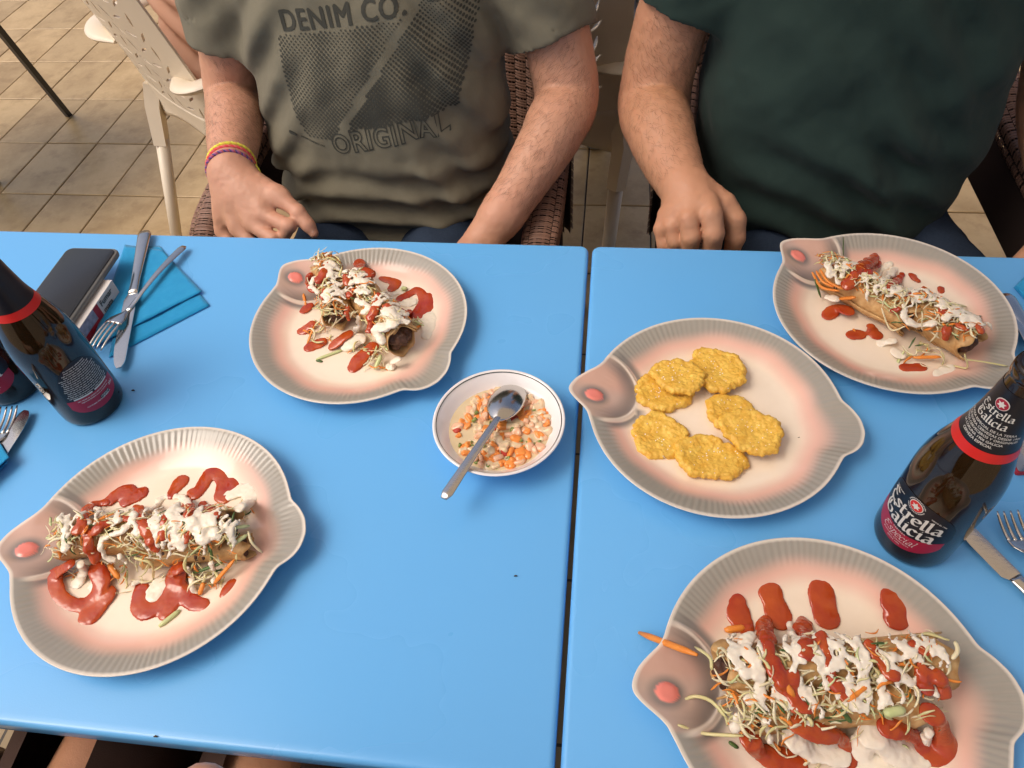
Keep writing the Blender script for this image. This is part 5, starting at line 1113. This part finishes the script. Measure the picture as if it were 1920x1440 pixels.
for i in range(-40, 60):
    for j in range(-40, 60):
        X = -.34 + (i + .5 * (j % 2)) * st; Z = .14 + j * st * .5
        tt = (Z - .045) / .18; band = -.402 + .145 * tt + 0      # the slanting gap between the two panels
        lft = -.468 + (.0 if tt > .3 else (.3 - tt) * .06); rgt = -.166 - .055 * (1 - tt)
        if not (0.02 + .12 * (X < band) * (1 - (X + .47) / .07 if X < -.40 else 0) * 0 < tt < 1.05) or X < lft or X > rgt: continue
        if abs(X - band) < .0075: continue
        if Z > .190 + .12 * (X + .45) and X < -.262: continue
        if Z < .058 + .13 * (X + .40) and X > band: continue
        r = st * (.20 + .20 * (1 - tt) * (.4 + .6 * (X > band)) + .05 * math.sin(X * 90)) ; r = min(r, st * .42)
        P = [on_shirt(X + r * math.cos(t), Z + r * math.sin(t)) for t in a]
        if any(p is None for p in P): continue
        k = len(dots_V); dots_V += P; dots_F.append(tuple(range(k, k + 8)))
o = mobj('printed_dots', dots_V, dots_F, M_print, shA, smooth=False); tag(o, kind='stuff')

# ---- cord bracelets on the olive man's wrist
def cord(pts_off, rad, cols, name, label, tilt, rw, tw):
    c = Y3((434, 312, .132)); ax = Y3((433, 318, .125)) - Y3((437, 275, .185)); ax /= np.linalg.norm(ax); s = np.cross(ax, [0, 0, 1.]); s /= np.linalg.norm(s); u = np.cross(s, ax)
    t = empty('bracelet', Vector(c)); tag(t, label, 'bracelet', 'cord bracelets')
    n = 96; th = np.linspace(0, 2 * np.pi, n + 1)
    for k, col in enumerate(cols):
        m = mat('cord_' + name + str(k), col, .8, .2, bump=(900, .6)); 
        P = np.array([c + ax * (pts_off + tilt * math.cos(q + .5)) + (s * math.cos(q) + u * math.sin(q)) * (rw + tw * math.cos(26 * q + k * 2 * math.pi / len(cols))) + ax * tw * math.sin(26 * q + k * 2 * math.pi / len(cols)) for q in th]); 
        V, F = tube(P, rad, 6, cap=False); rel(mobj('cord', V, F, m, t), Vector(c))
    return t, c, ax, s, u
_, bc, bax, bs, bu = cord(-.006, .0022, [(.80, .82, .10), (.78, .62, .10)], 'bright', 'yellow cord bracelet with a tassel, the one nearest the elbow', .005, .0350, .0010)
bt = [o for o in COL.objects if o.name == 'bracelet'][-1]; q0 = bc - bs * .0365 + bax * .004
for k in range(5):
    V, F = tube(spline([q0, q0 - bs * .003 + bax * .006 + np.array([.001 * (k - 2), 0, -.006]), q0 - bs * .002 + bax * .012 + np.array([.002 * (k - 2), 0, -.016])], 6), .0011, 5); rel(mobj('tassel', V, F, bpy.data.materials['cord_bright0'], bt), Vector(bc))
cord(.0025, .0021, [(.80, .08, .10), (.75, .16, .14)], 'coral', 'coral red cord bracelet, the middle one of three', .005, .0352, .0008)
cord(.0130, .0019, [(.38, .12, .30), (.10, .08, .22), (.45, .10, .12)], 'purple', 'twisted purple cord bracelet, the one nearest the hand', .004, .0345, .0013)

# ------------------------------------------------------------------ chairs behind
M_plas = mat('beige_plastic', (.74, .65, .51), .38, .5, noise=(20, (.70, .61, .47), .7), bump=(500, .05))
M_mark = mat('dark_moulded_mark', (.03, .03, .035), .6)
def plastic_chair_parts():
    """local frame: x to the viewer's right along the back, -y towards the viewer, floor z = 0; back foot line at y = 0"""
    W = .232; P = {}
    def surf(x, z): 
        k = np.clip((z - .42) / .45, -.2, 1.2); return np.array([x * (1 - .06 * max(0, k)), -.105 * max(0, k) ** 1.15 - .045 * (1 - (x / W) ** 2) * (.4 + .6 * np.clip(k, 0, 1)), z])
    # perforated back: cells with leaf shaped openings, plain margins
    V = []; F = []
    def addv(p): V.append(p); return len(V) - 1
    nx, nz = 8, 9; x0, x1, z0, z1 = -.175, .175, .50, .86; cw, chh = (x1 - x0) / nx, (z1 - z0) / nz; ids = {}
    def gv(i, j):
        if (i, j) not in ids: ids[(i, j)] = addv(surf(x0 + i * cw / 2, z0 + j * chh / 2))
        return ids[(i, j)]
    ang = [.35, -.55, 1.25, -.2, -1.1, .7]
    for i in range(nx):
        for j in range(nz):
            ring = [gv(2 * i, 2 * j), gv(2 * i + 1, 2 * j), gv(2 * i + 2, 2 * j), gv(2 * i + 2, 2 * j + 1), gv(2 * i + 2, 2 * j + 2), gv(2 * i + 1, 2 * j + 2), gv(2 * i, 2 * j + 2), gv(2 * i, 2 * j + 1)]
            a = ang[(i * 2 + j * 3) % 6] + .15 * math.sin(i * 5 + j); cx, cz = x0 + (i + .5) * cw, z0 + (j + .5) * chh; hole = []
            for q in range(8):
                t = -math.pi * .75 + q * math.pi / 4; L = .0165 * abs(math.cos(t - a)) ** .8 + .0040; px_, pz_ = L * math.cos(t), L * math.sin(t)
                d = px_ * math.cos(a) + pz_ * math.sin(a); n = -px_ * math.sin(a) + pz_ * math.cos(a); n = max(-.0046, min(.0046, n)) * (1 - (abs(d) / .026))
                hole.append(addv(surf(cx + d * math.cos(a) - n * math.sin(a), cz + d * math.sin(a) + n * math.cos(a))))
            for q in range(8): F.append((ring[q], ring[(q + 1) % 8], hole[(q + 1) % 8], hole[q]))
    xs_l = np.linspace(-W, x0, 4); xs_r = np.linspace(x1, W, 4)
    for xs, gi in ((xs_l, None), (xs_r, None)):
        col = [[addv(surf(x, z0 + j * chh / 2)) if not ((xs is xs_l and k == 3) or (xs is xs_r and k == 0)) else gv(0 if xs is xs_l else 2 * nx, j) for j in range(2 * nz + 1)] for k, x in enumerate(xs)]
        for k in range(3):
            for j in range(2 * nz): F.append((col[k][j], col[k + 1][j], col[k + 1][j + 1], col[k][j + 1]))
    P['perforated_back'] = (np.array(V), F, .006)
    V = []; xs = np.linspace(-W, W, 21); zs = np.linspace(.86, .905, 5); [V.append(surf(x, z - .02 * (x / W) ** 4 * (z > .87))) for x in xs for z in zs]
    P['top_rail'] = (np.array(V), [(i * 5 + j, (i + 1) * 5 + j, (i + 1) * 5 + j + 1, i * 5 + j + 1) for i in range(20) for j in range(4)], .012)
    V = []; zs = np.linspace(.36, .4985, 9); [V.append(surf(x, z + .035 * (1 - (x / W) ** 2) * 0 + (.07 * (1 - abs(x / W) ** 1.5) * (1 - (z - .36) / .1385) ))) for x in xs for z in zs]
    P['apron'] = (np.array(V), [(i * 9 + j, (i + 1) * 9 + j, (i + 1) * 9 + j + 1, i * 9 + j + 1) for i in range(20) for j in range(8)], .006)
    V = []; ys = np.linspace(.0, .44, 12); [V.append((x * (1 + .08 * y / .44), y, .445 + .012 * (x / W) ** 2 - .02 * math.sin(math.pi * min(1, y / .44)) + .008 * y / .44)) for x in xs for y in ys]
    P['seat'] = (np.array(V), [(i * 12 + j, (i + 1) * 12 + j, (i + 1) * 12 + j + 1, i * 12 + j + 1) for i in range(20) for j in range(11)], .008)
    return P, surf, W
CP, CSURF, CW = plastic_chair_parts()
def plastic_chair(loc, rz, label):
    t = empty('plastic_chair', loc, rz); tag(t, label, 'chair', 'beige plastic chairs')
    for nm, (V, F, th) in CP.items():
        o = mobj(nm, V, F, M_plas, t); so = o.modifiers.new('t', 'SOLIDIFY'); so.thickness = th; so.offset = 1
        if nm == 'perforated_back': o.data.polygons.foreach_set('use_smooth', np.zeros(len(o.data.polygons), dtype=bool))
        else: sharp(o, 50)
        if nm == 'perforated_back':
            V2, F2 = text_mesh('R CHAIR', .016, .0004); mobj('moulded_mark', [np.array(CSURF(-.17 + x * .9, .575 + y)) + [0, -.0085, 0] for x, y in V2], F2, M_mark, o, smooth=False)
    for s in (-1, 1):
        # armrest: a flat loop leaving the back low down, its rear lobe wrapping round the back's edge
        b = MB(); P = spline([(s * .150, -.060, .615), (s * .225, -.075, .622), (s * .262, -.030, .630), (s * .272, .10, .640), (s * .270, .28, .645), (s * .255, .40, .640)], 30)
        V, F = tube(P, np.interp(np.linspace(0, 1, 30), [0, .12, .3, 1], [.012, .026, .030, .026]), 12, (1.0, .42)); b.add(V, F); sharp(b.build('armrest', M_plas, t), 60)
        b = MB(); V, F = tube(spline([(s * .258, .38, .635), (s * .250, .40, .54), (s * .235, .40, .44)], 10), .018, 10, (1, .6)); b.add(V, F); b.build('arm_support', M_plas, t)
        for y, sl, fx_ in ((.0, -.155, .185), (.41, .05, .25)):
            so_ = MB(); P = np.array([(s * .218, y, .46), (s * .224, y + sl * .15, .40), (s * (.224 + (fx_ - .224) * .35), y + sl * .35, .30)]); V, F = tube(P, [.030, .027, .024], 4, (1, 1)); so_.add(V, F); sharp(so_.build('leg_socket', M_plas, t, smooth=False), 30)
            b = MB(); V, F = tube(np.array([(s * (.224 + (fx_ - .224) * .3), y + sl * .3, .315), (s * fx_, y + sl * 1.0, .0)]), [.019, .016], 12); b.add(V, F); b.build('leg', M_plas, t)
    return t
# left chair: its back seen obliquely from behind; right chair: between the two men
c1 = np.array([-1.228, .985]) + np.array([.786, -.618]) * .232
plastic_chair((c1[0], c1[1], 0), math.atan2(-.618, .786), 'beige plastic chair with a perforated back at the far left')
plastic_chair((.055 - .222, .80, 0), math.radians(2), 'beige plastic chair with a perforated back, behind and between the two men')

# ------------------------------------------------------------------ woven armchairs of the two men
M_cane = mat('brown_woven_cane', (.235, .125, .085), .45, .4, noise=(140, (.12, .066, .050), .9, 15, (.29, .16, .11), .7), bump=(500, .3))
M_canedk = mat('dark_cane_core', (.045, .030, .025), .7, .2)
def weave(fn, nu, nv, ulen, vlen, parent, name='woven_cane', only=None):
    """fn(u, v) -> point, normal on [0,1]^2; bundles of three strands going over and under"""
    V = []; F = []
    for i in range(nu):
        for j in range(nv):
            jj = j + .5 * (i % 2)
            for s in range(3):
                v0 = (jj + .08 + s * .28) / (nv + .5); v1 = v0 + .24 / (nv + .5); k = len(V)
                for q in range(5):
                    uu = (i + .02 + .96 * q / 4) / nu; bul = math.sin(math.pi * (q + .35) / 4.7) * .0042 + .0004
                    for w_, h in ((0, 0), (.5, .0014), (1, 0)):
                        p, n = fn(uu, v0 + (v1 - v0) * w_); V.append(p + n * (bul + h))
                for q in range(4):
                    for w_ in range(2): a = k + q * 3 + w_; F.append((a, a + 3, a + 4, a + 1))
        for s in range(2):                                # uprights
            k = len(V); m = nv * 2
            for q in range(m + 1):
                for w_ in (0, 1): p, n = fn((i + .3 + .28 * s + .12 * w_) / nu, q / m); V.append(p + n * .0016)
            for q in range(m): a = k + q * 2; F.append((a, a + 2, a + 3, a + 1))
    o = mobj(name, V, F, M_cane, parent); tag(o, kind='stuff'); return o
def core(fn, parent, name, n=24, inset=.001):
    V = [fn(i / n, j / n)[0] - fn(i / n, j / n)[1] * inset for i in range(n + 1) for j in range(n + 1)]
    return mobj(name, V, [(i * (n + 1) + j, (i + 1) * (n + 1) + j, (i + 1) * (n + 1) + j + 1, i * (n + 1) + j + 1) for i in range(n) for j in range(n)], M_canedk, parent)
def wicker_chair(cx, label, rz=0.0, hw=.285, cy=.36):
    t = empty('woven_armchair', (cx, cy, 0), rz); tag(t, label, 'chair', 'brown woven armchairs')
    H = TZ - .085; W = hw
    for s in (-1, 1):
        path = spline([(s * (W - .012), -.285, .30), (s * (W - .010), -.285, H - .09), (s * (W - .005), -.255, H - .022), (s * W, -.16, H), (s * W, .05, H + .012), (s * (W - .01), .20, H + .05)], 60); T, N, B = frames(path)
        per = np.linspace(0, 2 * np.pi, 33); hw_, hh_ = .026, .020
        def arm(u, v, path=path, s=s):
            k = min(max(v, 0), 1) * 59; i = min(int(k), 58); f = k - i; c = path[i] * (1 - f) + path[i + 1] * f; tt = path[i + 1] - path[i]; tt = tt / np.linalg.norm(tt); sx = np.array([1., 0, 0]); up = np.cross(tt, sx); up /= np.linalg.norm(up)
            if up[2] < 0 or (abs(up[2]) < .3 and up[1] > 0): up = -up
            a = 2 * math.pi * u; n = sx * math.cos(a) * abs(math.cos(a)) ** -.3 / hw_ * hw_ + up * math.sin(a); p = c + sx * hw_ * math.copysign(abs(math.cos(a)) ** .7, math.cos(a)) + up * hh_ * math.copysign(abs(math.sin(a)) ** .7, math.sin(a)) ; n = sx * math.cos(a) + up * math.sin(a); return p, n / np.linalg.norm(n)
        core(arm, t, 'armrest_core', 36); weave(arm, 6, 44, .14, .7, t, 'armrest_weave')
        def panel(u, v, s=s): return np.array([s * (W - .006), -.27 + .50 * u, .53 + (H - .55) * v]), np.array([float(s), 0, 0])
        core(panel, t, 'side_core', 8); weave(panel, 22, 6, .5, .3, t, 'side_weave')
        for y in (-.27, .25): Vv, Fv = tube([(s * (W - .02), y, 0), (s * (W - .02), y, .56)], .020, 10); mobj('leg', Vv, Fv, M_canedk, t)
    def back(u, v):
        a = math.pi * (u - .5) * .92; x = W * 1.02 * math.sin(a); y = .20 + .11 * math.cos(a) + .07 * v; z = .30 + (H + .175 - .30) * v * (1 - .10 * abs(math.sin(a)) ** 3); n = np.array([-math.sin(a), -math.cos(a) * .8, .1]); return np.array([x, y, z]), n / np.linalg.norm(n)
    core(back, t, 'back_core', 24, .002); weave(back, 26, 26, .6, .5, t, 'back_weave')
    def backo(u, v): p, n = back(u, v); return p - n * .018, -n
    core(backo, t, 'back_core', 24, .002); weave(backo, 26, 26, .6, .5, t, 'back_weave')
    V, F = tube(np.array([back(u, 1)[0] - back(u, 1)[1] * .009 for u in np.linspace(0, 1, 40)]), .016, 10); mobj('back_rim', V, F, M_cane, t)
    V, F = extrude_poly(rrect(W * 1.9, .50, .06), .38, .425, .012, 3); V[:, 1] -= .03; sharp(mobj('seat', V, F, M_canedk, t), 40)
    return t
wicker_chair(-.362, 'brown woven armchair under the man in the olive shirt')
wicker_chair(.430, 'brown woven armchair under the man in the dark green shirt')
wicker_chair(-.395, 'unseen brown woven armchair added under the diner at the near left', math.pi, cy=-.96)  # unseen chair, put in so its dark weave hides the lit floor

# ------------------------------------------------------------------ table with black legs at the upper left
def leg_table():
    f0 = at_z(131, 219, -TZ); t = empty('side_table', (f0[0], f0[1], 0)); tag(t, 'table at the far left of which one thin black leg shows', 'table')
    top = at_z(0, 58, -.30); d = top - f0; e = d / d[2]
    L = [(0, 0)]; foot2 = at_z(-4, 346, -TZ); w = np.array([foot2[0] - f0[0], foot2[1] - f0[1]])
    b0 = np.array([0, 0, 0.]); up = e * .70
    for k, q in enumerate((np.zeros(2), w, w + np.array([-.62, .14]), np.array([-.62, .14]))):
        P = np.array([[q[0], q[1], 0], [q[0] + up[0] * (1 if k < 2 else -1) * 1, q[1] + up[1], .70]]); V, F = tube(P, .0135, 4); sharp(mobj('leg', V, F, M_steel_dark, t, smooth=False), 30)
    cx, cy = up[0] + (w[0] - .62) / 2, up[1] + (w[1] + .14) / 2
    V, F = extrude_poly(rrect(.80, .80, .02), .701, .726, .004, 3); V[:, 0] += cx - .12; V[:, 1] += cy; sharp(mobj('table_top', V, F, M_blue, t), 40)
leg_table()
# ------------------------------------------------------------------ two diners at the tables behind, seen only in part
def back_diner(x, y, rz, shirt_m, skin, label, bare=False):
    """seated, facing local +y, built in its own frame"""
    t_lo, t_hi = (-.36, -.32, .36), (.36, .34, 1.42); F = Field(t_lo, t_hi, .008)
    lev = np.array([(.40, .0, .185, .14), (.52, .0, .195, .145), (.66, .0, .185, .135), (.82, -.01, .20, .13), (.95, -.02, .205, .115), (1.02, -.02, .17, .09), (1.07, -.02, .06, .06)]); lofted(F, lev - np.array([0, 0, .012, .012]), 0.0)
    for s in (-1, 1): F.chain([np.array(p) for p in ((s * .19, -.02, .98), (s * .235, .0, .70), (s * .17, .22, .74), (s * .12, .29, .76))], [.045, .042, .036, .026], .02, own=.004)
    F.cap((0, -.02, 1.03), (0, .0, 1.13), .055, .052, .03); F.ell((0, .015, 1.24), (.074, .092, .110), .02); F.cap((0, .10, 1.235), (0, .118, 1.21), .009, .013, .012)
    for s in (-1, 1): F.ell((s * .078, .0, 1.235), (.010, .018, .03), .008)
    V, Q = F.mesh()
    if bare:                                               # knees and shins below the shorts
        F = Field((-.24, -.05, .02), (.24, .62, .68), .007)
        for s in (-1, 1): F.chain([np.array(p) for p in ((s * .08, .05, .545), (s * .08, .25, .550), (s * .08, .42, .545), (s * .085, .45, .36), (s * .085, .47, .06))], [.070, .072, .060, .055, .038], .02, own=.004)
        V2, Q2 = F.mesh(); Q = np.concatenate([Q, Q2 + len(V)]); V = np.concatenate([V, V2])
    b = mobj('person', V, Q, skin); b.location = (x, y, 0); b.rotation_euler = (0, 0, rz); tag(b, label, 'person')
    F = Field(t_lo, t_hi, .007); lofted(F, lev, 0.0); X, Y, Z = F.ax[0][:, None, None], F.ax[1][None, :, None], F.ax[2][None, None, :]
    for s in (-1, 1): F.chain([np.array(p) for p in ((s * .17, -.02, .98), (s * .225, -.01, .80))], [.062, .060], .03, own=.004)
    F.D = (F.D - .006 * np.sin((Z + .7 * X * X + .2 * X) * 2 * np.pi / .085 + 1.5 * np.sin(X * 8)) * (Z < .95)).astype(np.float32); V, Q = F.mesh(); mobj('shirt', rough_up(V, Q, ((25, .003), (70, .001)), 4), Q, shirt_m, b)
    F = Field((-.32, -.30, .05), (.32, .62, .62), .009)
    for s in (-1, 1): F.chain([np.array(p) for p in ((s * .09, .0, .53), (s * .11, .40, .54), (s * .11, .43, .10))], [.100, .094, .06], .03, own=.004)
    if bare: F.D = np.maximum(F.D, F.ax[1][None, :, None] - .44 + 0 * F.ax[0][:, None, None]).astype(np.float32)
    V, Q = F.mesh(); mobj('shorts' if bare else 'trousers', V, Q, M_short if bare else M_jeans, b)
    F = Field((-.11, -.12, 1.14), (.11, .14, 1.38), .006); F.ell((0, .0, 1.262), (.082, .096, .104), .01); X, Y, Z = F.ax[0][:, None, None], F.ax[1][None, :, None], F.ax[2][None, None, :]
    F.D = np.maximum(F.D, (1.30 - Z) * .8 + (Y - .03) * 1.4 + 0 * X).astype(np.float32); V, Q = F.mesh(); mobj('hair', rough_up(V, Q, ((120, .004),), 5), Q, M_scalp, b)
    for s in (-1, 1):
        Vs, Fs = lathe([(.012 * math.sin(a), -.012 * math.cos(a)) for a in np.linspace(.01, math.pi - .01, 8)], 12); mobj('eye', Vs + np.array([s * .03, .091, 1.25]), Fs, M_eye, b)
        F = Field((-.20, .30, 0), (.20, .70, .14), .008); F.cap((s * .11, .42, .045), (s * .115, .60, .038), .042, .036, .01); F.cap((s * .11, .43, .05), (s * .11, .43, .11), .042, .042, .02); F.D = np.maximum(F.D, .012 - F.ax[2][None, None, :]).astype(np.float32); V, Q = F.mesh(); mobj('shoe', V, Q, M_shoe, b)
    return b
M_short = mat('shaded_shorts_cloth', (.060, .036, .029), .9, .15, bump=(900, .3))  # dark brown cloth stands in for the shade on the legs
M_pink = mat('blush_pink_cotton', (.62, .36, .25), .9, .15, noise=(9, (.66, .42, .31), .7), bump=(900, .25))
M_pale = mat('pale_blue_white_cotton', (.66, .68, .76), .9, .15, noise=(38, (.36, .46, .66), 1.4), bump=(900, .25))
cc = np.array([c1[0], c1[1]]) + np.array([.618, .786]) * .135 + np.array([.786, -.618]) * .08
back_diner(cc[0], cc[1], math.atan2(-.618, .786), M_pink, M_skinA, 'diner in a blush pink top on the far left plastic chair')
back_diner(-.115, .80 + .185, math.radians(2), M_pale, M_skinB, 'diner in a white and pale blue top on the plastic chair between the men')

back_diner(-.395, -1.00, 0.0, mat('charcoal_cotton', (.05, .05, .055), .9, .15), M_skinB, 'diner at the near left of whom only bare knees and shorts darkened for shade show', True)

# ------------------------------------------------------------------ awning out of view, added to soften the light and darken the back
M_awn = bpy.data.materials.new('cream_awning_fabric'); M_awn.use_nodes = True; _n = M_awn.node_tree; _b = _n.nodes['Principled BSDF']
_b.inputs['Base Color'].default_value = (.62, .52, .40, 1); _b.inputs['Roughness'].default_value = .9
_t = _n.nodes.new('ShaderNodeBsdfTranslucent'); _t.inputs['Color'].default_value = (.86, .76, .60, 1); _m = _n.nodes.new('ShaderNodeMixShader'); _m.inputs[0].default_value = .38
_n.links.new(_b.outputs[0], _m.inputs[1]); _n.links.new(_t.outputs[0], _m.inputs[2]); _n.links.new(_m.outputs[0], _n.nodes['Material Output'].inputs['Surface'])
aw = empty('awning', (0.6, 0.2, 0)); tag(aw, 'unseen cream fabric awning added for soft light and shade behind', 'awning')
ax0, ax1, ay0, ay1 = -0.75, 3.2, -1.6, 0.8; n = 24; V = []
for i in range(n + 1):
    for j in range(n + 1): u, v = i / n, j / n; V.append((ax0 + (ax1 - ax0) * u - .6, ay0 + (ay1 - ay0) * v - .2, 2.55 + .25 * v - .05 * math.sin(math.pi * u) * math.sin(math.pi * v) + .01 * math.sin(u * 40)))
mobj('added_canopy', V, [(i * (n + 1) + j, (i + 1) * (n + 1) + j, (i + 1) * (n + 1) + j + 1, i * (n + 1) + j + 1) for i in range(n) for j in range(n)], M_awn, aw)
for x in (ax1 - .1,):
    for y, z in ((ay0, 2.54), (ay1, 2.79)): V, F = tube([(x - .6, y - .2, 0), (x - .6, y - .2, z)], .025, 12); mobj('post', V, F, M_steel_dark, aw)
